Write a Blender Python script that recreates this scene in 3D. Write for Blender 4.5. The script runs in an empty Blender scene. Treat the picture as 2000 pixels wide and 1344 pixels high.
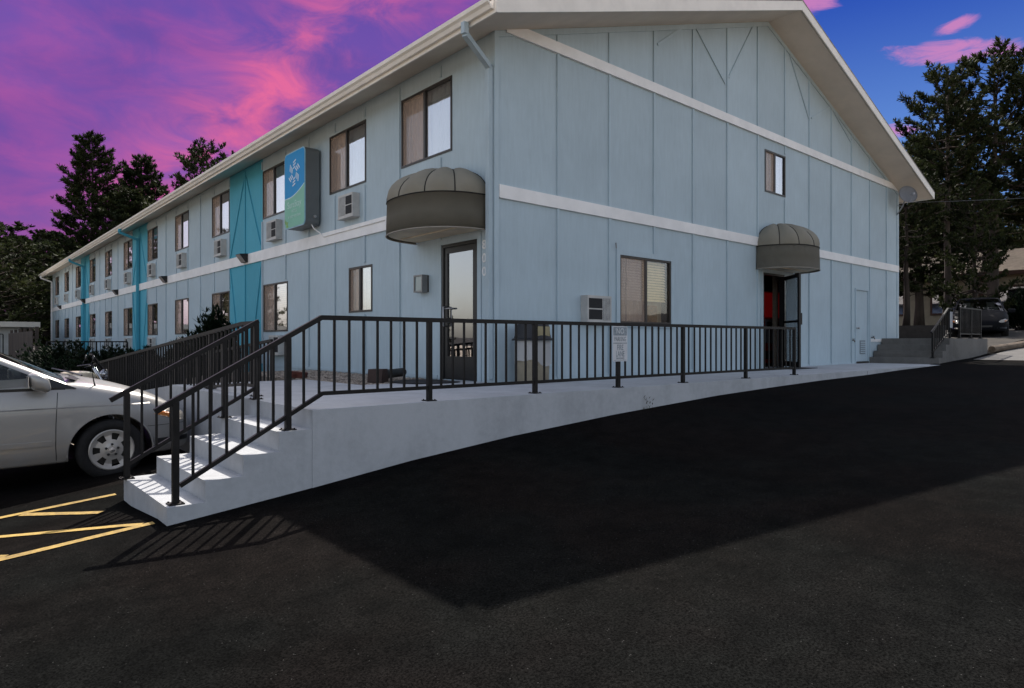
import bpy, bmesh, math, random
from mathutils import Vector, Matrix, noise as mnoise

# ------------------------------------------------------------------ camera, sky, sun, exposure
S = bpy.context.scene
COL = S.collection
RAD = math.radians
AZ = RAD(48.76)                       # viewing direction measured from +X
cam_d = bpy.data.cameras.new("camera")
cam = bpy.data.objects.new("camera", cam_d)
COL.objects.link(cam)
cam.location = (-6.05, -7.27, 0.59)
cam.rotation_euler = (RAD(90), 0, AZ - RAD(90))
cam_d.sensor_width = 36.0
cam_d.lens = 36.0 * 1294 / 2000
cam_d.shift_y = -5 / 2000
cam_d.clip_start = 0.1
cam_d.clip_end = 2000
S.camera = cam

SUN_AZ, SUN_EL = RAD(49.6), RAD(47.7)
sun_d = bpy.data.lights.new("sun", 'SUN')
sun_d.energy = 3.2
sun_d.angle = RAD(0.45)
sun_d.color = (1.0, 0.93, 0.84)
sun = bpy.data.objects.new("sun", sun_d)
COL.objects.link(sun)
sd = Vector((math.cos(SUN_EL) * math.cos(SUN_AZ), math.cos(SUN_EL) * math.sin(SUN_AZ), math.sin(SUN_EL)))
sun.rotation_euler = sd.to_track_quat('Z', 'Y').to_euler()
sun.location = (30, 30, 40)

S.view_settings.view_transform = 'Standard'
S.view_settings.look = 'None'
S.view_settings.gamma = 1
EXPOSURE = 1.0
S.view_settings.exposure = EXPOSURE
S.view_settings.use_curve_mapping = False
S.cycles.max_bounces = 8
S.cycles.transparent_max_bounces = 16
S.cycles.caustics_reflective = False
S.cycles.caustics_refractive = False


class NT:
    """tiny node-tree builder"""
    def __init__(s, tree):
        s.t = tree
        s.n = tree.nodes
        s.l = tree.links

    def new(s, typ, **kw):
        nd = s.n.new(typ)
        for k, v in kw.items():
            if k == 'inp':
                for kk, vv in v.items():
                    s.set(nd.inputs[kk], vv)
            else:
                setattr(nd, k, v)
        return nd

    def set(s, sock, v):
        if hasattr(v, 'is_output') or isinstance(v, bpy.types.NodeSocket):
            s.l.new(v, sock)
        else:
            if isinstance(v, (tuple, list)) and len(v) == 3 and sock.type == 'RGBA':
                v = (*v, 1)
            sock.default_value = v

    def math(s, op, a, b=0.0, c=None, clamp=False):
        nd = s.new('ShaderNodeMath', operation=op, use_clamp=clamp)
        s.set(nd.inputs[0], a)
        s.set(nd.inputs[1], b)
        if c is not None:
            s.set(nd.inputs[2], c)
        return nd.outputs[0]

    def smooth(s, v, a, b, lo=0.0, hi=1.0):
        nd = s.new('ShaderNodeMapRange', interpolation_type='SMOOTHSTEP')
        s.set(nd.inputs[0], v)
        nd.inputs[1].default_value = a
        nd.inputs[2].default_value = b
        nd.inputs[3].default_value = lo
        nd.inputs[4].default_value = hi
        return nd.outputs[0]

    def mix(s, f, a, b, typ='MIX'):
        nd = s.new('ShaderNodeMix', data_type='RGBA', blend_type=typ)
        s.set(nd.inputs[0], f)
        s.set(nd.inputs[6], a)
        s.set(nd.inputs[7], b)
        return nd.outputs[2]

    def noise(s, vec, scale, detail=4.0, rough=0.55, dist=0.0):
        nd = s.new('ShaderNodeTexNoise')
        if vec is not None:
            s.l.new(vec, nd.inputs['Vector'])
        nd.inputs['Scale'].default_value = scale
        nd.inputs['Detail'].default_value = detail
        nd.inputs['Roughness'].default_value = rough
        nd.inputs['Distortion'].default_value = dist
        return nd.outputs[0]


def srgb(r, g, b):
    f = lambda c: (c / 255 / 12.92) if c / 255 <= 0.04045 else ((c / 255 + 0.055) / 1.055) ** 2.4
    return (f(r), f(g), f(b))


def build_world():
    w = bpy.data.worlds.new("World")
    S.world = w
    w.use_nodes = True
    w.node_tree.nodes.clear()
    t = NT(w.node_tree)
    out = t.new('ShaderNodeOutputWorld')
    bg = t.new('ShaderNodeBackground')
    t.l.new(bg.outputs[0], out.inputs[0])
    sky = t.new('ShaderNodeTexSky', sky_type='NISHITA', sun_disc=False)
    sky.sun_elevation = SUN_EL
    sky.sun_rotation = RAD(90) - SUN_AZ
    sky.air_density = 1.0
    sky.dust_density = 2.5
    sky.ozone_density = 1.0
    bw = t.new('ShaderNodeRGBToBW')
    t.l.new(sky.outputs[0], bw.inputs[0])
    hazy = t.mix(1.0, bw.outputs[0], (1.06, 1.0, 0.94), 'MULTIPLY')
    day = t.mix(0.5, sky.outputs[0], hazy)          # thin high haze
    day = t.mix(1.0, day, (0.15, 0.15, 0.15), 'MULTIPLY')
    tc = t.new('ShaderNodeTexCoord')
    sep = t.new('ShaderNodeSeparateXYZ')
    t.l.new(tc.outputs['Generated'], sep.inputs[0])
    x, y, z = sep.outputs
    az = t.math('ARCTAN2', y, x)
    el = t.math('ARCSINE', z)
    # cloud sheet: direction projected on a plane overhead
    zz = t.math('ADD', t.math('MAXIMUM', z, 0.0), 0.12)
    comb = t.new('ShaderNodeCombineXYZ')
    t.l.new(t.math('DIVIDE', x, zz), comb.inputs[0])
    t.l.new(t.math('DIVIDE', y, zz), comb.inputs[1])
    rot = t.new('ShaderNodeMapping')
    t.l.new(comb.outputs[0], rot.inputs[0])
    rot.inputs['Rotation'].default_value = (0, 0, RAD(38))
    rot.inputs['Scale'].default_value = (0.85, 1.2, 1)
    rot.inputs['Location'].default_value = (1.7, 0.4, 0)
    pm = t.new('ShaderNodeMapping')
    t.l.new(tc.outputs['Generated'], pm.inputs[0])
    pm.inputs['Scale'].default_value = (1, 1, 2.1)
    pm.inputs['Rotation'].default_value = (RAD(14), RAD(-10), 0)
    big = t.noise(pm.outputs[0], 3.0, 5, 0.55, 0.5)
    fine = t.noise(pm.outputs[0], 9.5, 8, 0.62, 0.7)
    # clear evening-blue sky towards +X, violet sunset sky towards +Y
    blue = t.mix(t.smooth(el, 0.12, 0.52), srgb(112, 158, 226), srgb(24, 66, 176))
    viol_lo = t.mix(t.smooth(el, 0.04, 0.26), srgb(172, 98, 164), srgb(132, 92, 180))
    viol = t.mix(t.smooth(el, 0.26, 0.48), viol_lo, srgb(104, 78, 168))
    dark = t.smooth(t.noise(pm.outputs[0], 2.0, 3, 0.5, 0.3), 0.42, 0.62)
    viol = t.mix(t.math('MULTIPLY', dark, 0.6), viol, srgb(84, 68, 152))
    cl = t.smooth(t.math('ADD', t.math('MULTIPLY', big, 0.8), t.math('MULTIPLY', fine, 0.25)), 0.44, 0.66)
    viol = t.mix(t.math('MULTIPLY', cl, 0.42), viol, srgb(178, 82, 162))
    # salmon cloud bank lit by the low sun, leaning to the upper right
    da = t.math('SUBTRACT', az, RAD(67.0))
    de = t.math('SUBTRACT', t.math('SUBTRACT', el, RAD(21.3)), t.math('MULTIPLY', da, -0.9))
    bank = t.math('ADD', t.math('POWER', t.math('ABSOLUTE', t.math('DIVIDE', da, 0.24)), 2.0), t.math('POWER', t.math('ABSOLUTE', t.math('DIVIDE', de, 0.085)), 2.0))
    bank = t.math('POWER', 2.718, t.math('MULTIPLY', bank, -1.0))
    mott = t.smooth(t.math('ADD', t.math('MULTIPLY', big, 0.35), t.math('MULTIPLY', fine, 0.65)), 0.36, 0.66)
    hot = t.math('MULTIPLY', t.math('ADD', t.math('MULTIPLY', bank, 1.05), t.math('MULTIPLY', cl, 0.16)), mott, clamp=True)
    viol = t.mix(t.math('MULTIPLY', hot, 0.78), viol, srgb(244, 112, 156))
    leftw = t.smooth(az, RAD(26), RAD(50))
    front = t.mix(leftw, blue, viol)
    # separate wisps in the blue part
    wis = None
    for a0, e0, sa, se, tilt in ((15.0, 20.0, 4.8, 0.95, -0.16), (18.6, 15.4, 1.7, 0.6, 0.0), (24.5, 24.8, 2.2, 0.9, 0.0), (15.0, 21.6, 1.7, 0.55, 0.1)):
        da = t.math('SUBTRACT', az, RAD(a0))
        de = t.math('SUBTRACT', t.math('SUBTRACT', el, RAD(e0)), t.math('MULTIPLY', da, -tilt))
        q = t.math('ADD', t.math('POWER', t.math('ABSOLUTE', t.math('DIVIDE', da, RAD(sa))), 2.0), t.math('POWER', t.math('ABSOLUTE', t.math('DIVIDE', de, RAD(se))), 2.0))
        m = t.math('SUBTRACT', 1.0, q)
        wis = m if wis is None else t.math('MAXIMUM', wis, m)
    wn = t.new('ShaderNodeMapping')
    t.l.new(tc.outputs['Generated'], wn.inputs[0])
    wn.inputs['Scale'].default_value = (1, 1, 3.5)
    wf = t.noise(wn.outputs[0], 16, 7, 0.65, 0.8)
    wmask = t.smooth(t.math('ADD', wis, t.math('MULTIPLY', t.math('SUBTRACT', wf, 0.5), 3.2)), 0.1, 1.15)
    front = t.mix(t.math('MULTIPLY', wmask, 0.72), front, srgb(224, 138, 190))
    # the sunset half of the sky fades into plain daylight overhead and behind
    fw = t.math('MULTIPLY', t.smooth(az, RAD(-20), RAD(6)), t.smooth(az, RAD(90), RAD(118), 1.0, 0.0))
    fw = t.math('MULTIPLY', fw, t.smooth(z, 0.52, 0.8, 1.0, 0.0))
    k = 2 ** -EXPOSURE
    front = t.mix(1.0, front, (k, k, k), 'MULTIPLY')
    t.l.new(t.mix(fw, day, front), bg.inputs[0])
    bg.inputs[1].default_value = 1.0


build_world()

# ------------------------------------------------------------------ materials
MATS = {}


def mat(name, col, rough=0.7, var=0.12, scale=6.0, bump=0.0, bscale=60.0, metal=0.0, spec=0.4, coat=0.0, col2=None, obj=False, stretch=None):
    """procedural paint/stone: base colour modulated by two noises plus fine bump"""
    if name in MATS:
        return MATS[name]
    m = bpy.data.materials.new(name)
    MATS[name] = m
    m.use_nodes = True
    t = NT(m.node_tree)
    b = t.n['Principled BSDF']
    tc = t.new('ShaderNodeTexCoord')
    if obj:
        v = tc.outputs['Object']
    else:
        g = t.new('ShaderNodeNewGeometry')
        v = g.outputs['Position']
    if stretch:
        mp = t.new('ShaderNodeMapping')
        t.l.new(v, mp.inputs[0])
        mp.inputs['Scale'].default_value = stretch
        v = mp.outputs[0]
    n1 = t.noise(v, scale, 6, 0.6)
    n2 = t.noise(v, scale * 0.13, 3, 0.5)
    f = t.math('ADD', t.math('MULTIPLY', n1, 0.6), t.math('MULTIPLY', n2, 0.4))
    f = t.smooth(f, 0.32, 0.68)
    c2 = col2 or tuple(max(0, c * (1 - 2 * var)) for c in col)
    c1 = col if col2 else tuple(c * (1 + var) for c in col)
    t.set(b.inputs['Base Color'], t.mix(f, c2, c1))
    b.inputs['Roughness'].default_value = rough
    b.inputs['Metallic'].default_value = metal
    b.inputs['Specular IOR Level'].default_value = spec
    b.inputs['Coat Weight'].default_value = coat
    b.inputs['Coat Roughness'].default_value = 0.06
    if bump:
        bn = t.new('ShaderNodeBump')
        bn.inputs['Strength'].default_value = bump
        bn.inputs['Distance'].default_value = 0.01
        t.l.new(t.noise(v, bscale, 5, 0.65), bn.inputs['Height'])
        t.l.new(bn.outputs[0], b.inputs['Normal'])
    return m


def mat_siding(name, col, streak=0.09):
    m = bpy.data.materials.new(name)
    MATS[name] = m
    m.use_nodes = True
    t = NT(m.node_tree)
    b = t.n['Principled BSDF']
    g = t.new('ShaderNodeNewGeometry')
    mp = t.new('ShaderNodeMapping')
    t.l.new(g.outputs['Position'], mp.inputs[0])
    mp.inputs['Scale'].default_value = (1, 1, 0.12)
    st = t.noise(mp.outputs[0], 18, 6, 0.65)
    bl = t.noise(g.outputs['Position'], 0.9, 4, 0.6)
    oi = t.new('ShaderNodeObjectInfo')
    f = t.math('ADD', t.math('MULTIPLY', t.math('SUBTRACT', st, 0.5), streak * 3), t.math('MULTIPLY', t.math('SUBTRACT', bl, 0.5), streak * 3.2))
    f = t.math('ADD', f, t.math('MULTIPLY', t.math('SUBTRACT', oi.outputs['Random'], 0.5), streak))
    f = t.math('ADD', 1.0, f)
    mul = t.new('ShaderNodeVectorMath', operation='SCALE')
    mul.inputs[0].default_value = col
    t.l.new(f, mul.inputs['Scale'])
    t.l.new(mul.outputs[0], b.inputs['Base Color'])
    b.inputs['Roughness'].default_value = 0.72
    b.inputs['Specular IOR Level'].default_value = 0.3
    mp2 = t.new('ShaderNodeMapping')
    t.l.new(g.outputs['Position'], mp2.inputs[0])
    mp2.inputs['Scale'].default_value = (1, 1, 0.06)
    bn = t.new('ShaderNodeBump')
    bn.inputs['Strength'].default_value = 0.35
    bn.inputs['Distance'].default_value = 0.006
    t.l.new(t.noise(mp2.outputs[0], 70, 6, 0.7), bn.inputs['Height'])
    t.l.new(bn.outputs[0], b.inputs['Normal'])
    return m


def mat_asphalt():
    m = bpy.data.materials.new('asphalt')
    MATS['asphalt'] = m
    m.use_nodes = True
    t = NT(m.node_tree)
    b = t.n['Principled BSDF']
    g = t.new('ShaderNodeNewGeometry')
    p = g.outputs['Position']
    big = t.noise(p, 0.35, 5, 0.6, 0.4)
    mid = t.noise(p, 5, 5, 0.65)
    grain = t.noise(p, 92, 4, 0.75)
    f = t.math('ADD', t.math('MULTIPLY', big, 0.5), t.math('MULTIPLY', mid, 0.5))
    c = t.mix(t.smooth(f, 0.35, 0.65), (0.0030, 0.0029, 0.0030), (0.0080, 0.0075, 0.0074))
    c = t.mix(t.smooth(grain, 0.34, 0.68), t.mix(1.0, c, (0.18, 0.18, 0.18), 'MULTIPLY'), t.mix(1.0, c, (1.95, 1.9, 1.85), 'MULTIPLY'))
    vo = t.new('ShaderNodeTexVoronoi')
    t.l.new(p, vo.inputs['Vector'])
    vo.inputs['Scale'].default_value = 70
    wn = t.new('ShaderNodeTexWhiteNoise')
    t.l.new(vo.outputs['Position'], wn.inputs['Vector'])
    speck = t.math('MULTIPLY', t.math('GREATER_THAN', wn.outputs['Value'], 0.97), t.math('LESS_THAN', vo.outputs['Distance'], 0.2))
    tint = t.noise(p, 0.8, 3, 0.5)
    c = t.mix(t.smooth(tint, 0.35, 0.65), t.mix(1.0, c, (1.12, 1.0, 0.95), 'MULTIPLY'), t.mix(1.0, c, (0.88, 1.0, 0.98), 'MULTIPLY'))
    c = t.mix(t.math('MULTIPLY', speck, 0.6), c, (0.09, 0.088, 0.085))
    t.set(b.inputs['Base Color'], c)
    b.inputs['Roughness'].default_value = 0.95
    b.inputs['Specular IOR Level'].default_value = 0.02
    bn = t.new('ShaderNodeBump')
    bn.inputs['Strength'].default_value = 0.7
    bn.inputs['Distance'].default_value = 0.006
    t.l.new(t.math('ADD', t.math('MULTIPLY', grain, 0.7), t.math('MULTIPLY', t.noise(p, 38, 3, 0.6), 0.5)), bn.inputs['Height'])
    t.l.new(bn.outputs[0], b.inputs['Normal'])
    return m


def mat_concrete(name, col, stain=0.22, rough=0.85):
    m = bpy.data.materials.new(name)
    MATS[name] = m
    m.use_nodes = True
    t = NT(m.node_tree)
    b = t.n['Principled BSDF']
    g = t.new('ShaderNodeNewGeometry')
    p = g.outputs['Position']
    n1 = t.noise(p, 1.3, 6, 0.62, 0.5)
    n2 = t.noise(p, 14, 6, 0.65)
    mp = t.new('ShaderNodeMapping')
    t.l.new(p, mp.inputs[0])
    mp.inputs['Scale'].default_value = (1, 1, 0.15)
    n3 = t.noise(mp.outputs[0], 5, 5, 0.6)
    f = t.math('ADD', t.math('MULTIPLY', n1, 0.5), t.math('ADD', t.math('MULTIPLY', n2, 0.25), t.math('MULTIPLY', n3, 0.25)))
    c = t.mix(t.smooth(f, 0.34, 0.62), tuple(k * (1 - stain) for k in col), col)
    pit = t.smooth(t.noise(p, 120, 3, 0.7), 0.2, 0.4, 0.75, 1.0)
    cm = t.new('ShaderNodeVectorMath', operation='SCALE')
    t.l.new(c, cm.inputs[0])
    t.l.new(pit, cm.inputs['Scale'])
    t.l.new(cm.outputs[0], b.inputs['Base Color'])
    b.inputs['Roughness'].default_value = rough
    b.inputs['Specular IOR Level'].default_value = 0.25
    bn = t.new('ShaderNodeBump')
    bn.inputs['Strength'].default_value = 0.4
    bn.inputs['Distance'].default_value = 0.006
    t.l.new(t.math('ADD', n2, t.math('MULTIPLY', t.noise(p, 90, 4, 0.7), 0.4)), bn.inputs['Height'])
    t.l.new(bn.outputs[0], b.inputs['Normal'])
    return m


def mat_glass(name, refl=0.35, tint=(0.75, 0.78, 0.78), rough=0.015):
    """window glass: clear pane with a fixed share of mirror reflection rising at grazing angles"""
    m = bpy.data.materials.new(name)
    MATS[name] = m
    m.use_nodes = True
    m.node_tree.nodes.clear()
    t = NT(m.node_tree)
    out = t.new('ShaderNodeOutputMaterial')
    tr = t.new('ShaderNodeBsdfTransparent', inp={'Color': tint})
    gl = t.new('ShaderNodeBsdfGlossy', inp={'Color': (0.95, 0.96, 1.0), 'Roughness': rough})
    lw = t.new('ShaderNodeLayerWeight', inp={'Blend': 0.5})
    fr = t.math('POWER', lw.outputs['Facing'], 4.0)
    g = t.new('ShaderNodeNewGeometry')
    bn = t.new('ShaderNodeBump')
    bn.inputs['Strength'].default_value = 0.05
    bn.inputs['Distance'].default_value = 0.02
    t.l.new(t.noise(g.outputs['Position'], 2.2, 2, 0.4), bn.inputs['Height'])
    t.l.new(bn.outputs[0], gl.inputs['Normal'])
    f = t.math('ADD', refl, t.math('MULTIPLY', fr, 1.0 - refl), clamp=True)
    mx = t.new('ShaderNodeMixShader')
    t.l.new(f, mx.inputs[0])
    t.l.new(tr.outputs[0], mx.inputs[1])
    t.l.new(gl.outputs[0], mx.inputs[2])
    t.l.new(mx.outputs[0], out.inputs[0])
    return m


def mat_screen():
    m = bpy.data.materials.new('insect_screen')
    MATS['screen'] = m
    m.use_nodes = True
    m.node_tree.nodes.clear()
    t = NT(m.node_tree)
    out = t.new('ShaderNodeOutputMaterial')
    tr = t.new('ShaderNodeBsdfTransparent')
    df = t.new('ShaderNodeBsdfDiffuse', inp={'Color': (0.60, 0.46, 0.375)})
    mx = t.new('ShaderNodeMixShader', inp={0: 0.24})
    t.l.new(tr.outputs[0], mx.inputs[1])
    t.l.new(df.outputs[0], mx.inputs[2])
    t.l.new(mx.outputs[0], out.inputs[0])
    return m


def mat_leaf(name, c1, c2):
    m = bpy.data.materials.new(name)
    MATS[name] = m
    m.use_nodes = True
    t = NT(m.node_tree)
    b = t.n['Principled BSDF']
    g = t.new('ShaderNodeNewGeometry')
    n = t.noise(g.outputs['Position'], 0.55, 3, 0.6)
    n2 = t.noise(g.outputs['Position'], 6.0, 2, 0.6)
    f = t.smooth(t.math('ADD', t.math('MULTIPLY', n, 0.6), t.math('MULTIPLY', n2, 0.4)), 0.35, 0.68)
    t.set(b.inputs['Base Color'], t.mix(f, c1, c2))
    b.inputs['Roughness'].default_value = 0.6
    b.inputs['Specular IOR Level'].default_value = 0.06
    tl = t.new('ShaderNodeBsdfTranslucent')
    t.set(tl.inputs[0], t.mix(f, c1, c2))
    mx = t.new('ShaderNodeMixShader', inp={0: 0.25})
    t.l.new(b.outputs[0], mx.inputs[1])
    t.l.new(tl.outputs[0], mx.inputs[2])
    t.l.new(mx.outputs[0], t.n['Material Output'].inputs[0])
    return m


SIDING = mat_siding('siding_paint', (0.42, 0.515, 0.57))
TEAL = mat_siding('teal_paint', (0.072, 0.355, 0.475), 0.07)
WHITE = mat('white_trim', (0.84, 0.83, 0.82), 0.6, 0.05, 3, 0.15, 40)
SOFFIT = mat('soffit_paint', (0.72, 0.62, 0.52), 0.75, 0.05, 2, 0.15, 30)
FASCIA = mat('fascia_paint', (0.82, 0.77, 0.70), 0.5, 0.05, 3, 0.1, 30)
ROOFM = mat('roof_shingle', (0.30, 0.28, 0.26), 0.9, 0.25, 8, 0.6, 25)
BRONZE = mat('bronze_frame', (0.035, 0.028, 0.024), 0.45, 0.1, 10)
BLACK = mat('black_frame', (0.012, 0.012, 0.013), 0.4, 0.1, 10)
RAILM = mat('rail_paint', (0.013, 0.0115, 0.011), 0.5, 0.25, 14, 0.12, 90, spec=0.2)
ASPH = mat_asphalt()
CONC = mat_concrete('painted_concrete', (0.45, 0.462, 0.48))
CONC2 = mat_concrete('old_concrete', (0.17, 0.162, 0.152), 0.3)
GLASS = mat_glass('window_glass', 0.34, (0.9, 0.92, 0.92))
GLASSDOOR = mat_glass('door_glass', 0.34, (0.35, 0.35, 0.36))
SCREEN = mat_screen()
CURT_B = mat('brown_curtain', (0.66, 0.53, 0.45), 0.9, 0.12, 20, stretch=(1, 1, 0.1))
CURT_W = mat('white_curtain', (0.78, 0.74, 0.70), 0.9, 0.06, 20, stretch=(1, 1, 0.1))
BLINDM = mat('blind_slat', (0.88, 0.70, 0.38), 0.6, 0.06, 12)
ACM = mat('ac_cabinet', (0.50, 0.49, 0.47), 0.55, 0.08, 8)
ACD = mat('ac_opening', (0.016, 0.017, 0.02), 0.7, 0.1, 8)
ACF = mat('ac_fins', (0.34, 0.35, 0.35), 0.5, 0.25, 60)
CANVAS = mat('awning_canvas', (0.24, 0.222, 0.178), 0.9, 0.035, 5, 0.2, 260)
PIPING = mat('awning_piping', (0.012, 0.011, 0.010), 0.8, 0.1, 8)
AWNIN = mat('awning_inside', (0.74, 0.63, 0.47), 0.85, 0.1, 3)
YELLOW = mat('yellow_line_paint', (0.50, 0.33, 0.085), 0.85, 0.1, 22, 0.4, 60, col2=(0.22, 0.145, 0.05))
TAN = mat('bounce_tan', (0.50, 0.42, 0.33), 0.95, 0.15, 0.6, 0.4, 12)  # tan of the unseen outer ground, kept pale to bounce light
EARTH = mat('forest_floor', (0.022, 0.017, 0.012), 0.95, 0.3, 1.2, 0.6, 10)
BARK = mat('pine_bark', (0.055, 0.04, 0.03), 0.95, 0.3, 4, 0.7, 12, stretch=(1, 1, 0.25))
NEEDLE = mat_leaf('pine_needles', (0.012, 0.018, 0.008), (0.055, 0.065, 0.024))
SHRUBM = mat_leaf('shrub_needles', (0.006, 0.013, 0.007), (0.016, 0.028, 0.013))
STONEM = mat('gravel_stone', (0.36, 0.30, 0.25), 0.9, 0.35, 25)
DARK = mat('dark_interior', (0.03, 0.026, 0.024), 0.9, 0.1, 2)
GALV = mat('galvanised', (0.42, 0.42, 0.43), 0.4, 0.1, 20, metal=0.6)

# ------------------------------------------------------------------ helpers
WLOC = {}


def bm_box(bm, x0, x1, y0, y1, z0, z1):
    v = [bm.verts.new(p) for p in ((x0, y0, z0), (x1, y0, z0), (x1, y1, z0), (x0, y1, z0), (x0, y0, z1), (x1, y0, z1), (x1, y1, z1), (x0, y1, z1))]
    for f in ((3, 2, 1, 0), (4, 5, 6, 7), (0, 1, 5, 4), (1, 2, 6, 5), (2, 3, 7, 6), (3, 0, 4, 7)):
        bm.faces.new([v[i] for i in f])
    return v


def bm_bar(bm, a, b, w, h=None, up=(0, 0, 1)):
    """square bar from a to b"""
    h = h or w
    a = Vector(a)
    b = Vector(b)
    d = (b - a).normalized()
    u = Vector(up)
    if abs(d.dot(u)) > 0.98:
        u = Vector((0, 1, 0))
    s = d.cross(u).normalized()
    u = s.cross(d).normalized()
    vs = []
    for p in (a, b):
        for i, j in ((-1, -1), (1, -1), (1, 1), (-1, 1)):
            vs.append(bm.verts.new(p + s * (i * w / 2) + u * (j * h / 2)))
    for f in ((3, 2, 1, 0), (4, 5, 6, 7), (0, 1, 5, 4), (1, 2, 6, 5), (2, 3, 7, 6), (3, 0, 4, 7)):
        bm.faces.new([vs[i] for i in f])


def bm_tube(bm, pts, r, seg=8, caps=True):
    pts = [Vector(p) for p in pts]
    rr = r if isinstance(r, (list, tuple)) else [r] * len(pts)
    rings = []
    pu = None
    for i, p in enumerate(pts):
        d = (pts[min(i + 1, len(pts) - 1)] - pts[max(i - 1, 0)]).normalized()
        if pu is None:
            pu = Vector((0, 0, 1)) if abs(d.z) < 0.9 else Vector((1, 0, 0))
        s = d.cross(pu).normalized()
        pu = s.cross(d).normalized()
        rings.append([bm.verts.new(p + (s * math.cos(2 * math.pi * k / seg) + pu * math.sin(2 * math.pi * k / seg)) * rr[i]) for k in range(seg)])
    for a, b in zip(rings, rings[1:]):
        for k in range(seg):
            bm.faces.new((a[k], a[(k + 1) % seg], b[(k + 1) % seg], b[k]))
    if caps:
        bm.faces.new(rings[0][::-1])
        bm.faces.new(rings[-1])


def bm_lathe(bm, prof, seg=24, center=(0, 0, 0), axis='Z', caps=True):
    rings = []
    for r, h in prof:
        ring = []
        for k in range(seg):
            a = 2 * math.pi * k / seg
            c, s = r * math.cos(a), r * math.sin(a)
            p = (c, s, h) if axis == 'Z' else ((c, h, s) if axis == 'Y' else (h, c, s))
            ring.append(bm.verts.new(Vector(p) + Vector(center)))
        rings.append(ring)
    for a, b in zip(rings, rings[1:]):
        for k in range(seg):
            bm.faces.new((a[k], a[(k + 1) % seg], b[(k + 1) % seg], b[k]))
    if caps:
        bm.faces.new(rings[0])
        bm.faces.new(rings[-1])


def bm_prism(bm, poly, d0, d1, plane):
    """polygon in (u,z), extruded between outward depths d0<d1; plane F: u=Y, out=-X; G: u=X, out=-Y"""
    def P(u, z, d):
        return (-d, u, z) if plane == 'F' else (u, -d, z)
    a = [bm.verts.new(P(u, z, d0)) for u, z in poly]
    b = [bm.verts.new(P(u, z, d1)) for u, z in poly]
    bm.faces.new(a)
    bm.faces.new(b[::-1])
    n = len(poly)
    for i in range(n):
        bm.faces.new((a[i], b[i], b[(i + 1) % n], a[(i + 1) % n]))


def pbox(bm, plane, u0, u1, z0, z1, d0, d1):
    if plane == 'F':
        bm_box(bm, -d1, -d0, u0, u1, z0, z1)
    else:
        bm_box(bm, u0, u1, -d1, -d0, z0, z1)


def to_mesh(bm, name, m, smooth=False, bevel=0.0, recenter=True, seg=1):
    if bevel:
        bmesh.ops.bevel(bm, geom=[e for e in bm.edges if e.is_manifold and e.calc_face_angle(0) > 0.5], offset=bevel, segments=seg, affect='EDGES', clamp_overlap=True)
    bmesh.ops.recalc_face_normals(bm, faces=bm.faces[:])
    c = Vector((0, 0, 0))
    if recenter and bm.verts:
        lo = Vector([min(v.co[i] for v in bm.verts) for i in range(3)])
        hi = Vector([max(v.co[i] for v in bm.verts) for i in range(3)])
        c = (lo + hi) / 2
        for v in bm.verts:
            v.co -= c
    me = bpy.data.meshes.new(name)
    bm.to_mesh(me)
    bm.free()
    me.materials.append(m)
    if smooth:
        me.polygons.foreach_set('use_smooth', [True] * len(me.polygons))
    return me, c


def place(name, me, wloc, parent=None):
    o = bpy.data.objects.new(name, me)
    COL.objects.link(o)
    wloc = Vector(wloc)
    if parent is not None:
        o.parent = parent
        o.location = wloc - WLOC[parent]
    else:
        o.location = wloc
    WLOC[o] = wloc
    return o


def part(name, bm, m, parent=None, smooth=False, bevel=0.0, seg=1):
    me, c = to_mesh(bm, name, m, smooth, bevel, True, seg)
    return place(name, me, c, parent)


def empty(name, loc, label=None, cat=None, group=None):
    o = bpy.data.objects.new(name, None)
    COL.objects.link(o)
    o.location = loc
    o.empty_display_size = 0.1
    WLOC[o] = Vector(loc)
    tag(o, label, cat, group)
    return o


def tag(o, label=None, cat=None, group=None, kind=None):
    if label:
        o['label'] = label
    if cat:
        o['category'] = cat
    if group:
        o['group'] = group
    if kind:
        o['kind'] = kind
    return o


def copy_tree(o, parent=None):
    c = o.copy()
    COL.objects.link(c)
    c.parent = parent
    if parent is not None:
        c.location = o.location
    for ch in list(o.children):
        copy_tree(ch, c)
    return c


def autosmooth(o, ang=35):
    me = o.data
    me.polygons.foreach_set('use_smooth', [True] * len(me.polygons))
    me.set_sharp_from_angle(angle=RAD(ang))


def text_bm(s, size, extr=0.002, bold=0.0, xscale=1.0):
    cu = bpy.data.curves.new('lettering', 'FONT')
    cu.body = s
    cu.size = size
    cu.extrude = extr
    cu.offset = bold
    cu.align_x = 'CENTER'
    cu.align_y = 'CENTER'
    cu.resolution_u = 3
    o = bpy.data.objects.new('lettering', cu)
    COL.objects.link(o)
    dg = bpy.context.evaluated_depsgraph_get()
    me = bpy.data.meshes.new_from_object(o.evaluated_get(dg))
    bm = bmesh.new()
    bm.from_mesh(me)
    bpy.data.objects.remove(o)
    bpy.data.curves.remove(cu)
    bpy.data.meshes.remove(me)
    for v in bm.verts:
        v.co.x *= xscale
    return bm


def orient(bm, plane, u, z, d):
    """text lying in XY -> onto wall plane at (u,z), outward depth d"""
    for v in bm.verts:
        x, y, w = v.co
        v.co = Vector((u + x, -d - w, z + y)) if plane == 'G' else Vector((-d - w, u - x, z + y))
    return bm


ORD = ['nearest', 'second', 'third', 'fourth', 'fifth', 'sixth', 'seventh', 'eighth', 'ninth', 'tenth', 'eleventh', 'twelfth', 'thirteenth']

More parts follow.
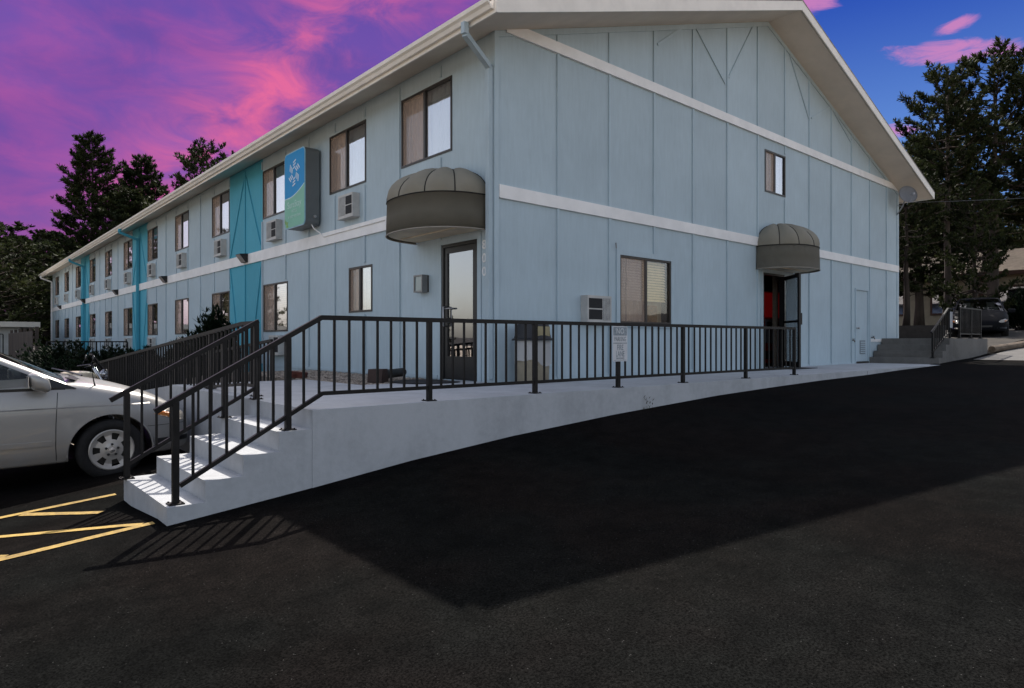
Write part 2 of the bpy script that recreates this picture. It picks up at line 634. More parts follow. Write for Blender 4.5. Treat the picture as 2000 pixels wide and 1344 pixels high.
# ------------------------------------------------------------------ ground
GX = [(-200, -2.2), (-60, -1.5), (-12, -1.02), (-6, -0.89), (-4.73, -0.785), (-3.62, -0.67), (-2.6, -0.55), (-1.3, -0.435), (0.41, -0.325), (2.75, -0.215), (4.3, -0.17), (6.2, -0.125), (8.3, -0.095), (10.3, -0.045), (13, 0.0), (14.5, 0.06), (17.3, 0.24), (22, 0.6), (30, 1.05), (45, 1.55), (80, 4.0), (140, 10.0), (300, 20)]


def gx(x):
    if x <= GX[0][0]:
        return GX[0][1]
    for (a, za), (b, zb) in zip(GX, GX[1:]):
        if x <= b:
            return za + (zb - za) * (x - a) / (b - a)
    return GX[-1][1]


def gz(x, y):
    base = gx(x)
    if y > -1.6 and x < 16.2:
        low = gx(min(x, -4.3)) - 0.07
        k = min(1, max(0, (y + 1.6) / 0.9))
        base = base * (1 - k) + low * k
    if y < -1.9 and x > -4.5:
        k = min(1, (-1.9 - y) / 2.2)
        base += (min(base, -0.745 + 0.055 * (x + 4.5)) - base) * k * k * (3 - 2 * k)
    if y > 55:
        base += (y - 55) * 0.02
    return base


def ground():
    xs = [-300, -200, -120, -80, -60, -45, -32, -24, -18, -14, -12, -10, -8.5, -7, -6, -5.3, -4.73, -4.3, -3.62, -3.1, -2.6, -1.9, -1.3, -0.4, 0.41, 1.5, 2.75, 4.3, 6.2, 8.3, 10.3, 13, 14.5, 16.1, 16.3, 17.3, 19, 22, 26, 30, 36, 45, 60, 80, 110, 140, 200, 300]
    ys = [-300, -150, -80, -50, -35, -25, -18, -14, -11, -9, -7.5, -6, -5, -4, -3, -2.4, -1.9, -1.6, -1.1, -0.7, 0.2, 1, 2, 3.5, 5, 7, 9, 12, 16, 22, 30, 40, 48, 60, 80, 120, 200, 300]
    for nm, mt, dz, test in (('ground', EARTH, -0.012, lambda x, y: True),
                             ('bounce_ground', TAN, -0.006, lambda x, y: (-120 < x < 60 and -80 < y < -14) or (-120 < x < -14 and -80 < y < 120)),  # unseen pale ground, added to throw warm sunlight back onto the walls
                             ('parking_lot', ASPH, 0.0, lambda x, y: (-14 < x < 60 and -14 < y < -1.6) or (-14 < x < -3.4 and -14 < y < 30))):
        bm = bmesh.new()
        vd = {}

        def V(i, j):
            if (i, j) not in vd:
                x, y = xs[i], ys[j]
                vd[(i, j)] = bm.verts.new((x, y, gz(x, y) + dz))
            return vd[(i, j)]
        for i in range(len(xs) - 1):
            for j in range(len(ys) - 1):
                if test((xs[i] + xs[i + 1]) / 2, (ys[j] + ys[j + 1]) / 2):
                    bm.faces.new((V(i, j), V(i + 1, j), V(i + 1, j + 1), V(i, j + 1)))
        me, c = to_mesh(bm, nm, mt, True, recenter=False)
        o = place(nm, me, c)
        tag(o, kind='structure')
        if nm == 'parking_lot':
            lot = o
    return lot


LOT = ground()


def paint_line(a, b, w=0.078):
    """strip of paint following the lot surface, worn ends"""
    a = Vector((*a, 0))
    b = Vector((*b, 0))
    d = (b - a)
    n = max(2, int(d.length / 0.12))
    s = Vector((-d.y, d.x, 0)).normalized()
    bm = bmesh.new()
    rng = random.Random(int(a.x * 100) + 7)
    L, R = [], []
    for i in range(n + 1):
        p = a + d * i / n
        for sg, arr in ((1, L), (-1, R)):
            q = p + s * sg * (w / 2 + rng.uniform(-0.004, 0.004))
            arr.append(bm.verts.new((q.x, q.y, gz(q.x, q.y) + 0.006)))
    for i in range(n):
        bm.faces.new((L[i], L[i + 1], R[i + 1], R[i]))
    part('painted_line', bm, YELLOW, LOT)


paint_line((-10.5, -0.10), (-4.74, -0.10))
paint_line((-10.5, -1.78), (-4.78, -1.70))
for k in range(6):
    x0 = -5.46 - k * 0.82
    paint_line((x0, -0.15), (x0 + (0.50 if k == 0 else 1.42), -0.15 - (0.56 if k == 0 else 1.52)))
paint_line((-9.0, 3.6), (-4.0, 3.6))
paint_line((-9.0, 6.6), (-4.0, 6.6))

# ------------------------------------------------------------------ walkway, steps, ramp
WALK = empty('walkway', (0, -1, 0))
tag(WALK, kind='structure')
bm = bmesh.new()
bm_box(bm, -3.59, 13.4, -1.87, 0.4, -0.95, 0.0)
part('slab', bm, CONC, WALK, bevel=0.02, seg=2)
bm = bmesh.new()
bm_box(bm, -3.592, -1.66, 0.402, 2.6, -0.95, -0.002)
part('slab', bm, CONC, WALK, bevel=0.015, seg=2)
bm = bmesh.new()
bm_box(bm, -1.658, 0.02, 0.402, 0.86, -0.95, -0.003)
part('slab', bm, CONC, WALK)
for i, (x, z) in enumerate(((-4.73, -0.65), (-4.46, -0.4875), (-4.17, -0.325), (-3.88, -0.1625))):
    x1 = (-4.46, -4.17, -3.88, -3.59)[i]
    bm = bmesh.new()
    bm_box(bm, x, x1 + 0.02, -1.868 + 0.0015 * i, -0.40, -1.0, z)
    part('step', bm, CONC, WALK, bevel=0.012, seg=2)
for x in (8.35,):
    bm = bmesh.new()
    bm_box(bm, x - 0.006, x + 0.006, -1.8725, -1.86, -0.6, -0.015)
    part('control_joint', bm, mat('joint_filler', (0.10, 0.10, 0.105), 0.9), WALK)
RAMP = empty('ramp', (-2.75, 5, -0.4))
tag(RAMP, kind='structure')
bm = bmesh.new()
bm_prism(bm, [(2.602, -1.05), (11.0, -1.05), (11.0, -0.86), (2.602, -0.006)][::1], 2.05, 3.57, 'F')
part('ramp_slab', bm, CONC, RAMP, bevel=0.012)
bm = bmesh.new()
bm_prism(bm, [(0.872, -1.0), (46, -1.0), (46, -0.95), (12, -0.75), (9, -0.25), (6, -0.03), (0.872, -0.03)], 0.02, 1.655, 'F')
GB = part('gravel_bed', bm, mat('bed_soil', (0.26, 0.215, 0.175), 0.95, 0.25, 8, 0.6, 30))
tag(GB, kind='structure')
bm = bmesh.new()
bm_prism(bm, [(2.602, -1.0), (11, -1.0), (11, -0.9), (2.602, -0.05)], 1.657, 2.048, 'F')
o = part('planting_strip', bm, EARTH)
tag(o, kind='structure')


def stones(name, n, x0, x1, y0, y1, zf, r0, r1, seed):
    rng = random.Random(seed)
    t = (1 + 5 ** 0.5) / 2
    IV = [Vector(p).normalized() for p in ((-1, t, 0), (1, t, 0), (-1, -t, 0), (1, -t, 0), (0, -1, t), (0, 1, t), (0, -1, -t), (0, 1, -t), (t, 0, -1), (t, 0, 1), (-t, 0, -1), (-t, 0, 1))]
    IF = [(0, 11, 5), (0, 5, 1), (0, 1, 7), (0, 7, 10), (0, 10, 11), (1, 5, 9), (5, 11, 4), (11, 10, 2), (10, 7, 6), (7, 1, 8), (3, 9, 4), (3, 4, 2), (3, 2, 6), (3, 6, 8), (3, 8, 9), (4, 9, 5), (2, 4, 11), (6, 2, 10), (8, 6, 7), (9, 8, 1)]
    V, F = [], []
    for _ in range(n):
        x, y, r = rng.uniform(x0, x1), rng.uniform(y0, y1), rng.uniform(r0, r1)
        M = Matrix.Translation((x, y, zf(x, y) + r * 0.25)) @ Matrix.Rotation(rng.uniform(0, 6.28), 4, 'Z') @ Matrix.Rotation(rng.uniform(-0.5, 0.5), 4, 'X') @ Matrix.Diagonal((r * rng.uniform(0.8, 1.5), r, r * rng.uniform(0.5, 0.8), 1))
        k = len(V)
        V += [tuple(M @ (v * rng.uniform(0.85, 1.1))) for v in IV]
        F += [tuple(k + i for i in f) for f in IF]
    me = bpy.data.meshes.new(name)
    me.from_pydata(V, [], F)
    me.materials.append(STONEM)
    o = place(name, me, (0, 0, 0))
    tag(o, 'loose tan and grey landscaping gravel along the base of the motel wall', 'gravel', kind='stuff')


stones('gravel', 4200, -1.64, -0.03, 0.9, 8.5, lambda x, y: -0.028 if y < 6 else -0.03 - (y - 6) * 0.075, 0.013, 0.034, 3)

# ------------------------------------------------------------------ motel building
MOTEL = empty('motel_building', (0, 0, 0), 'long two-storey pale blue motel with white trim and teal accent panels', 'building')
LEN, WID = 45.6, 15.62
EAVE = 5.02                      # soffit height at the walls
SL = 0.3333
RIDGE_X = WID / 2


def roof_z(x):
    return EAVE + SL * (x if x < RIDGE_X else WID - x)


TEALS = [(8.8, 11.16), (20.15, 22.62), (32.1, 34.75)]
WIN_UP = [(1.03, 2.49), (3.72, 5.2), (7.36, 8.78), (11.18, 12.64), (14.93, 16.45), (18.72, 20.14), (22.64, 24.2), (26.62, 28.12), (30.55, 32.08), (34.77, 36.36), (38.85, 40.5), (42.85, 44.4)]
WIN_LO = [(7.30, 8.74), (11.18, 12.64), (14.93, 16.45), (18.72, 20.14), (22.64, 24.2), (26.62, 28.12), (30.55, 32.08), (34.77, 36.36), (38.85, 40.5), (42.85, 44.4)]
openF = [(u0, u1, 3.54, 4.70) for u0, u1 in WIN_UP] + [(u0, u1, 0.82, 1.955) for u0, u1 in WIN_LO] + [(3.49, 4.38, 1.14, 2.0), (0.39, 1.30, 0.0, 2.10)]
openG = [(2.75, 4.21, 0.90, 2.065), (7.69, 8.62, 3.88, 4.81), (7.60, 8.56, 0.0, 2.10), (12.50, 13.42, 0.0, 2.02)]
# board joints
JF = [0.0, 1.33, 2.55, 3.76, 4.97, 6.18, 7.40, 8.8]
JF += [9.98, 11.16] + [11.16 + (20.15 - 11.16) / 7 * k for k in range(1, 8)]
JF += [21.385, 22.62] + [22.62 + (32.1 - 22.62) / 7 * k for k in range(1, 8)]
JF += [33.42, 34.75] + [34.75 + (LEN - 34.75) / 8 * k for k in range(1, 9)]
JG = [0.0] + [0.04 + 1.222 * k for k in range(1, 13)] + [WID]


def panel(plane, u0, u1, z0, z1, opens, mt, parent):
    us, zs = {u0, u1}, {z0, z1}
    hit = []
    for a, b, c, d in opens:
        if a < u1 and b > u0 and c < z1 and d > z0:
            hit.append((a, b, c, d))
            us |= {max(a, u0), min(b, u1)}
            zs |= {max(c, z0), min(d, z1)}
    us, zs = sorted(us), sorted(zs)
    cells = set()
    for i in range(len(us) - 1):
        for j in range(len(zs) - 1):
            cu, cz = (us[i] + us[i + 1]) / 2, (zs[j] + zs[j + 1]) / 2
            if any(a < cu < b and c < cz < d for a, b, c, d in hit):
                continue
            cells.add((i, j))
    while cells:
        todo = [cells.pop()]
        bm = bmesh.new()
        while todo:
            i, j = todo.pop()
            pbox(bm, plane, us[i], us[i + 1], zs[j], zs[j + 1], -0.03, 0.0)
            for k in ((i + 1, j), (i - 1, j), (i, j + 1), (i, j - 1)):
                if k in cells:
                    cells.remove(k)
                    todo.append(k)
        part('siding_panel', bm, mt, parent)


rng = random.Random(5)
for a, b in zip(JF, JF[1:]):
    tl = any(t0 - 0.01 < a and b < t1 + 0.01 for t0, t1 in TEALS)
    mt = TEAL if tl else SIDING
    panel('F', a + 0.002, b - 0.002, -1.0 if a > 2 else -0.05, 2.67, openF, mt, MOTEL)
    panel('F', a + 0.002, b - 0.002, 2.672, EAVE + 0.05, openF, mt, MOTEL)
for a, b in zip(JG, JG[1:]):
    panel('G', a + 0.002, b - 0.002, -0.05, 2.74, openG, SIDING, MOTEL)
    panel('G', a + 0.002, b - 0.002, 2.742, 5.12, openG, SIDING, MOTEL)
    poly = [(a + 0.002, 5.122), (b - 0.002, 5.122)]
    if a < RIDGE_X < b:
        poly += [(b - 0.002, roof_z(b) + 0.05), (RIDGE_X, roof_z(RIDGE_X) + 0.05), (a + 0.002, roof_z(a) + 0.05)]
    else:
        poly += [(b - 0.002, max(5.15, roof_z(b) + 0.05)), (a + 0.002, max(5.15, roof_z(a) + 0.05))]
    bm = bmesh.new()
    bm_prism(bm, poly, -0.03, 0.0, 'G')
    part('siding_panel', bm, SIDING, MOTEL)

# battens
def batten(plane, u, z0, z1, opens, mt, w=0.048, d=0.027):
    segs = [(z0, z1)]
    for a, b, c, e in opens:
        if a - 0.05 < u < b + 0.05:
            new = []
            for s0, s1 in segs:
                if e <= s0 or c >= s1:
                    new.append((s0, s1))
                else:
                    if c - 0.05 > s0:
                        new.append((s0, c - 0.05))
                    if e + 0.05 < s1:
                        new.append((e + 0.05, s1))
            segs = new
    for s0, s1 in segs:
        if s1 - s0 < 0.06:
            continue
        bm = bmesh.new()
        pbox(bm, plane, u - w / 2, u + w / 2, s0, s1, 0.0005, d)
        part('batten', bm, mt, MOTEL, bevel=0.003)


for u in JF[1:-1]:
    inside = any(t0 + 0.1 < u < t1 - 0.1 for t0, t1 in TEALS)
    mt = TEAL if inside else SIDING
    batten('F', u, 0.06 if u < 9 else -0.9, 2.545, openF, mt)
    batten('F', u, 2.81, 4.93, openF, mt)
for u in JG[1:-1]:
    batten('G', u, 0.02, 2.648, openG, SIDING)
    batten('G', u, 2.842, 5.048, openG, SIDING)
    batten('G', u, 5.222, roof_z(u) - 0.10, openG, SIDING)


def slant_batten(plane, a, b, mt, w=0.042, d=0.024):
    a, b = Vector(a), Vector(b)
    s = Vector((-(b - a).y, (b - a).x)).normalized() * w / 2
    bm = bmesh.new()
    bm_prism(bm, [tuple(a + s), tuple(a - s), tuple(b - s), tuple(b + s)], 0.0007, d, plane)
    part('diagonal_batten', bm, mt, MOTEL)


for a, b in (((3.81, 5.95), (4.63, 6.53)), ((5.02, 6.64), (6.08, 5.82)), ((7.2, 7.36), (6.2, 5.98)), ((8.42, 7.36), (9.42, 5.98)), ((8.81, 7.22), (9.79, 5.94)), ((10.94, 6.48), (9.93, 5.98)), ((11.21, 6.4), (12.22, 5.86)), ((1.3, 5.6), (2.4, 5.72))):
    if a[0] in (8.42, 1.3):
        continue
    slant_batten('G', a, b, SIDING)
for t0, t1 in TEALS:
    c = (t0 + t1) / 2
    for e in (t0 + 0.06, t1 - 0.06):
        s = 0.06 if e > c else -0.06
        slant_batten('F', (c + s, 4.78), (e, 2.83), TEAL)
        slant_batten('F', (e, 2.53), (c + s * 5, -0.3 if t0 < 9 else -0.8), TEAL)

# white bands, corner boards, base board
TRIM = []
for plane, u0, u1, z0, z1, d, mt, nm in (
        ('F', 0.11, LEN, 2.55, 2.80, 0.036, WHITE, 'band_board'),
        ('G', 0.06, WID - 0.005, 2.65, 2.84, 0.036, WHITE, 'band_board'),
        ('G', 0.19, WID - 0.005, 5.05, 5.22, 0.045, WHITE, 'band_board'),
        ('F', 0.0, 0.10, -0.03, 5.03, 0.022, SIDING, 'corner_board'),
        ('G', -0.0225, 0.055, -0.03, 5.03, 0.0235, SIDING, 'corner_board'),
        ('G', WID - 0.10, WID + 0.02, 0.62, 5.03, 0.0225, SIDING, 'corner_board'),
        ('F', LEN - 0.12, LEN + 0.02, -0.9, 5.03, 0.022, SIDING, 'corner_board'),
        ('F', 1.42, 8.6, 0.0, 0.055, 0.014, SIDING, 'base_board'),
        ('G', 0.06, 7.50, 0.0, 0.055, 0.014, SIDING, 'base_board'),
        ('G', 8.66, 12.42, 0.0, 0.055, 0.014, SIDING, 'base_board'),
        ('G', 13.52, WID - 0.11, 0.58, 0.66, 0.016, WHITE, 'base_board')):
    bm = bmesh.new()
    pbox(bm, plane, u0, u1, z0, z1, 0.001, d)
    part(nm, bm, mt, MOTEL, bevel=0.004)
# frieze boards under the rake
for s in (0, 1):
    x0, x1 = (0.05, RIDGE_X) if s == 0 else (WID - 0.05, RIDGE_X)
    bm = bmesh.new()
    bm_prism(bm, [(x0, roof_z(x0) - 0.09), (x1, roof_z(x1) - 0.09), (x1, roof_z(x1) + 0.02), (x0, roof_z(x0) + 0.02)], 0.001, 0.021, 'G')
    part('frieze_board', bm, SIDING, MOTEL)
# other walls (back and far end), so that the place is closed
bm = bmesh.new()
bm_box(bm, WID - 0.03, WID, 0.031, LEN, -1.0, EAVE + 0.06)
part('wall', bm, SIDING, MOTEL)
bm = bmesh.new()
v0 = [(0.0, -1.0), (WID, -1.0), (WID, EAVE + 0.05), (RIDGE_X, roof_z(RIDGE_X) + 0.05), (0.0, EAVE + 0.05)]
bm_prism(bm, v0, -LEN - 0.001, -LEN + 0.03, 'G')
part('wall', bm, SIDING, MOTEL)

# roof: two slopes, rafters soffit, fascia, gutter
OV, RK = 0.60, 0.755
ROOF = None
for s in (0, 1):
    def X(x):
        return x if s == 0 else WID - x
    bm = bmesh.new()
    zb = lambda x: EAVE + SL * x
    a, b = -OV, RIDGE_X
    for (z_lo, z_hi, y0, y1, mt, nm) in ((0.006, 0.02, -RK + 0.03, LEN + 0.6, SOFFIT, 'soffit'), (0.022, 0.17, -RK + 0.002, LEN + 0.62, SOFFIT, 'deck'), (0.172, 0.20, -RK - 0.03, LEN + 0.65, ROOFM, 'roof')):
        bm = bmesh.new()
        e = 0.0 if nm != 'roof' else 0.04
        ins = 0.02 if nm == 'soffit' else 0.0
        pts = [(a - e + ins, zb(a - e) + z_lo), (b, zb(b) + z_lo), (b, zb(b) + z_hi), (a - e + ins, zb(a - e) + z_hi)]
        lo = [bm.verts.new((X(p[0]), y0, p[1])) for p in pts]
        hi = [bm.verts.new((X(p[0]), y1, p[1])) for p in pts]
        bm.faces.new(lo)
        bm.faces.new(hi[::-1])
        for i in range(4):
            bm.faces.new((lo[i], hi[i], hi[(i + 1) % 4], lo[(i + 1) % 4]))
        o = part('roof_slope' if nm == 'roof' else ('soffit' if nm == 'soffit' else 'roof_deck'), bm, mt, MOTEL)
    # rake fascia
    for yy, dy in ((-RK - 0.026, 0.026), (LEN + 0.62, 0.026)):
        bm = bmesh.new()
        P = [(a, zb(a) - 0.02), (b, zb(b) - 0.02), (b, zb(b) + 0.171), (a, zb(a) + 0.171)]
        lo = [bm.verts.new((X(p[0]), yy, p[1])) for p in P]
        hi = [bm.verts.new((X(p[0]), yy + dy, p[1])) for p in P]
        bm.faces.new(lo)
        bm.faces.new(hi[::-1])
        for i in range(4):
            bm.faces.new((lo[i], hi[i], hi[(i + 1) % 4], lo[(i + 1) % 4]))
        part('rake_fascia', bm, FASCIA, MOTEL)
    # eave fascia + K-style gutter
    bm = bmesh.new()
    xa = sorted((X(a - 0.024), X(a)))
    bm_box(bm, xa[0], xa[1], -RK - 0.026, LEN + 0.62, zb(a) - 0.02, zb(a) + 0.165)
    part('eave_fascia', bm, FASCIA, MOTEL)
    bm = bmesh.new()
    prof = [(-0.026, 0.15), (-0.026, 0.03), (-0.075, 0.03), (-0.10, 0.075), (-0.135, 0.10), (-0.145, 0.15), (-0.125, 0.15), (-0.118, 0.115), (-0.085, 0.09), (-0.07, 0.045), (-0.035, 0.045), (-0.035, 0.15)]
    lo = [bm.verts.new((X(a + p), -RK + 0.02, zb(a) + q)) for p, q in prof]
    hi = [bm.verts.new((X(a + p), LEN + 0.6, zb(a) + q)) for p, q in prof]
    bm.faces.new(lo)
    bm.faces.new(hi[::-1])
    for i in range(len(prof)):
        bm.faces.new((lo[i], hi[i], hi[(i + 1) % len(prof)], lo[(i + 1) % len(prof)]))
    part('gutter', bm, FASCIA, MOTEL)


# downspouts
def downspout(pts, mt, w=0.075):
    bm = bmesh.new()
    for p, q in zip(pts, pts[1:]):
        bm_bar(bm, p, q, w, w, up=(1, 0, 0) if abs(Vector(q).z - Vector(p).z) > 1.5 else (0, 0, 1))
    part('downspout', bm, mt, MOTEL, bevel=0.008)


downspout([(-0.69, -0.20, 4.85), (-0.69, -0.20, 4.70), (-0.07, 0.045, 4.50), (-0.07, 0.045, 0.05)], SIDING)
downspout([(-0.69, 21.38, 4.85), (-0.69, 21.38, 4.72), (-0.09, 21.38, 4.50), (-0.09, 21.38, -0.8)], TEAL, 0.09)
downspout([(-0.69, 33.42, 4.85), (-0.69, 33.42, 4.72), (-0.09, 33.42, 4.50), (-0.09, 33.42, -0.8)], TEAL, 0.09)
downspout([(-0.69, 45.4, 4.85), (-0.69, 45.4, 4.72), (-0.09, 45.5, 4.50), (-0.09, 45.5, -0.8)], WHITE, 0.09)

# ---- windows
def folds(bm, plane, u0, u1, z0, z1, d, amp, n):
    """pleated curtain sheet with thickness"""
    k = n * 4
    def P(u, z, dd):
        return (-dd, u, z) if plane == 'F' else (u, -dd, z)
    top, bot, top2, bot2 = [], [], [], []
    for i in range(k + 1):
        u = u0 + (u1 - u0) * i / k
        dd = d + amp * math.sin(i * math.pi / 2 + 0.6 * math.sin(i * 1.7))
        top.append(bm.verts.new(P(u, z1, dd)))
        bot.append(bm.verts.new(P(u, z0, dd)))
        top2.append(bm.verts.new(P(u, z1, dd - 0.004)))
        bot2.append(bm.verts.new(P(u, z0, dd - 0.004)))
    for i in range(k):
        bm.faces.new((bot[i], bot[i + 1], top[i + 1], top[i]))
        bm.faces.new((bot2[i + 1], bot2[i], top2[i], top2[i + 1]))


def window(plane, u0, u1, z0, z1, style, seed, split=0.52, trim=False):
    """far half (left in view): screened sash; near half: open-glass sash"""
    rng = random.Random(seed)
    lowside = plane == 'F'          # on F larger u is to the left in view
    bm = bmesh.new()
    fw = 0.035
    for a, b, c, d in ((u0, u1, z1 - fw, z1), (u0, u1, z0, z0 + fw), (u0, u0 + fw, z0 + fw, z1 - fw), (u1 - fw, u1, z0 + fw, z1 - fw)):
        pbox(bm, plane, a, b, c, d, -0.05, 0.014)
    W = part('window', bm, BRONZE, MOTEL)
    um = u0 + (u1 - u0) * split if lowside else u1 - (u1 - u0) * split
    bm = bmesh.new()
    pbox(bm, plane, um - 0.028, um + 0.028, z0 + fw, z1 - fw, -0.028, 0.010)
    part('meeting_stile', bm, BRONZE, W)
    A, B = (u0 + fw, um - 0.028), (um + 0.028, u1 - fw)
    near, far = (A, B) if lowside else (B, A)
    bm = bmesh.new()
    pbox(bm, plane, near[0], near[1], z0 + fw, z1 - fw, -0.022, -0.017)
    part('pane', bm, MATS['clear_glass'] if style == 'office' else GLASS, W)
    bm = bmesh.new()
    pbox(bm, plane, far[0], far[1], z0 + fw, z1 - fw, -0.034, -0.029)
    part('pane', bm, MATS['screened_glass'], W)
    bm = bmesh.new()
    pbox(bm, plane, far[0], far[1], z0 + fw, z1 - fw, -0.008, -0.006)
    part('insect_screen', bm, SCREEN, W)
    # secondary stile of the screened sash
    e = far[1] if lowside else far[0]
    g = -1 if lowside else 1
    if style != 'small':
        s0, s1 = sorted((e + g * 0.18, e + g * 0.205))
        bm = bmesh.new()
        pbox(bm, plane, s0, s1, z0 + fw, z1 - fw, -0.045, -0.036)
        part('sash_stile', bm, BRONZE, W)
    # curtains / blinds behind
    if style in ('up', 'small'):
        bm = bmesh.new()
        folds(bm, plane, far[0], far[1], z0, z1, -0.14, 0.035, 5)
        part('curtain', bm, CURT_B, W)
        bm = bmesh.new()
        folds(bm, plane, near[0] - 0.0, near[1] + 0.0, z0, z1, -0.13, 0.022, 6)
        part('curtain', bm, CURT_W if rng.random() < 0.75 else CURT_B, W)
    else:
        ang = 1.08
        n = int((z1 - z0 - 0.08) / 0.05)
        lim = z0 + (0.06 if style == 'lo' else 0.40)
        for rngu, mt in ((far, CURT_B), (near, BLINDM)):
            k = 0
            base = None
            z = z1 - 0.06
            while z > lim:
                if base is None:
                    bm = bmesh.new()
                    c, s = math.cos(ang) * 0.024, math.sin(ang) * 0.024
                    bm_prism(bm, [(0, 0)] * 0 or [(rngu[0], 0), (rngu[1], 0), (rngu[1], 0.004), (rngu[0], 0.004)], -0.024, 0.024, plane)
                    for v in bm.verts:
                        # tilt slats about their long axis
                        if plane == 'F':
                            dd, zz = -v.co.x, v.co.z
                            v.co.x = -(dd * math.cos(ang) - zz * math.sin(ang))
                            v.co.z = dd * math.sin(ang) * -1 + zz * math.cos(ang)
                        else:
                            dd, zz = -v.co.y, v.co.z
                            v.co.y = -(dd * math.cos(ang) - zz * math.sin(ang))
                            v.co.z = dd * math.sin(ang) * -1 + zz * math.cos(ang)
                    base, cc = to_mesh(bm, 'blind_slat', mt)
                loc = Vector(cc)
                if plane == 'F':
                    loc.x = 0.10
                else:
                    loc.y = 0.10
                loc.z = z
                place('blind_slat', base, loc, W)
                z -= 0.048
        bm = bmesh.new()
        folds(bm, plane, u0, u1, z0, z1, -0.2, 0.008, 9)
        part('curtain', bm, MATS['interior_wall'], W)
    if trim:
        for a, b, c, d in ((u0 - 0.09, u0 - 0.001, z0 - 0.02, z1 + 0.09), (u1 + 0.001, u1 + 0.09, z0 - 0.02, z1 + 0.09), (u0 - 0.001, u1 + 0.001, z1 + 0.001, z1 + 0.09)):
            bm = bmesh.new()
            pbox(bm, plane, a, b, c, d, 0.001, 0.024)
            part('casing', bm, SIDING, W)
        bm = bmesh.new()
        pbox(bm, plane, u0 - 0.11, u1 + 0.11, z0 - 0.06, z0 - 0.021, 0.001, 0.045)
        part('sill', bm, SIDING, W)
    return W


mat_glass('screened_glass', 0.08, (0.96, 0.96, 0.96))
mat_glass('clear_glass', 0.07, (0.95, 0.95, 0.93))
mat('interior_wall', (0.40, 0.30, 0.19), 0.9, 0.08, 3)
for i, (a, b) in enumerate(WIN_UP):
    window('F', a, b, 3.54, 4.70, 'up', 100 + i)
for i, (a, b) in enumerate(WIN_LO):
    window('F', a, b, 0.82, 1.955, 'lo', 200 + i)
window('F', 3.49, 4.38, 1.14, 2.0, 'small', 301)
window('G', 2.75, 4.21, 0.90, 2.065, 'office', 302, 0.5, True)
window('G', 7.69, 8.62, 3.88, 4.81, 'small', 303)

# wooden board leaning in the office window
bm = bmesh.new()
bm_box(bm, 3.53, 3.93, 0.09, 0.11, 0.94, 1.24)
part('wooden_board', bm, mat('varnished_wood', (0.20, 0.10, 0.03), 0.5, 0.3, 12), MOTEL)

# ---- front entrance (glass door in the long side, by the corner)
bm = bmesh.new()
for a, b, c, d in ((0.392, 0.44, 0.0, 2.098), (1.25, 1.298, 0.0, 2.098), (0.44, 1.25, 2.05, 2.098)):
    pbox(bm, 'F', a, b, c, d, -0.08, 0.012)
DOOR = part('entrance_door', bm, BLACK, MOTEL)
bm = bmesh.new()
for a, b, c, d in ((0.443, 0.52, 0.012, 2.045), (1.165, 1.247, 0.012, 2.045), (0.52, 1.165, 1.96, 2.045), (0.52, 1.165, 0.012, 0.36)):
    pbox(bm, 'F', a, b, c, d, -0.05, -0.005)
part('door_leaf', bm, BLACK, DOOR, bevel=0.003)
bm = bmesh.new()
pbox(bm, 'F', 0.521, 1.164, 0.361, 1.959, -0.03, -0.024)
part('pane', bm, GLASSDOOR, DOOR)
bm = bmesh.new()
bm_tube(bm, [(0.006, 1.20, 1.13), (-0.05, 1.20, 1.13), (-0.05, 1.20, 0.83), (0.006, 1.20, 0.83)], 0.013, 8)
bm_tube(bm, [(-0.03, 1.19, 1.10), (-0.03, 1.02, 1.10), (0.02, 1.02, 1.10)], 0.012, 8)
part('handle', bm, GALV, DOOR, smooth=True)
for a, b, c, d, nm in ((1.303, 1.39, 0.0, 2.19, 'casing'), (0.30, 0.387, 0.0, 2.19, 'casing'), (0.387, 1.303, 2.103, 2.19, 'casing')):
    bm = bmesh.new()
    pbox(bm, 'F', a, b, c, d, 0.001, 0.02)
    part(nm, bm, SIDING, DOOR)
# lobby behind it
bm = bmesh.new()
for args in ((0.035, 2.5, 0.05, 0.08, 0, 2.5), (0.035, 2.5, 2.4, 2.43, 0, 2.5), (2.5, 2.53, 0.05, 2.43, 0, 2.5), (0.035, 2.5, 0.08, 2.4, -0.03, -0.004), (0.035, 2.5, 0.08, 2.4, 2.5, 2.53)):
    bm_box(bm, *args)
part('lobby_wall', bm, DARK, MOTEL)

# ---- vending nook with its glass door standing open (gable side)
bm = bmesh.new()
for a, b, c, d in ((7.602, 7.64, 0.0, 2.098), (8.52, 8.558, 0.0, 2.098), (7.64, 8.52, 2.055, 2.098)):
    pbox(bm, 'G', a, b, c, d, -0.09, 0.014)
DOOR2 = part('side_door', bm, BLACK, MOTEL)
ang = RAD(226.5)
hx, hy = 8.53, -0.02
def leafbox(bm, s0, s1, t0, t1, z0, z1):
    vs = bm_box(bm, s0, s1, t0, t1, z0, z1)
    for v in vs:
        x, y = v.co.x, v.co.y
        v.co.x = hx + x * math.cos(ang) - y * math.sin(ang)
        v.co.y = hy + x * math.sin(ang) + y * math.cos(ang)
bm = bmesh.new()
for s0, s1, z0, z1 in ((0, 0.07, 0.03, 2.05), (0.83, 0.92, 0.03, 2.05), (0.07, 0.83, 1.97, 2.05), (0.07, 0.83, 0.03, 0.15), (0.07, 0.83, 1.0, 1.05)):
    leafbox(bm, s0, s1, -0.02, 0.02, z0, z1)
part('door_leaf', bm, BLACK, DOOR2)
bm = bmesh.new()
leafbox(bm, 0.071, 0.829, -0.003, 0.003, 0.151, 0.999)
leafbox(bm, 0.071, 0.829, -0.003, 0.003, 1.051, 1.969)
part('pane', bm, GLASS, DOOR2)
bm = bmesh.new()
leafbox(bm, 0.85, 0.89, 0.021, 0.06, 0.95, 1.2)
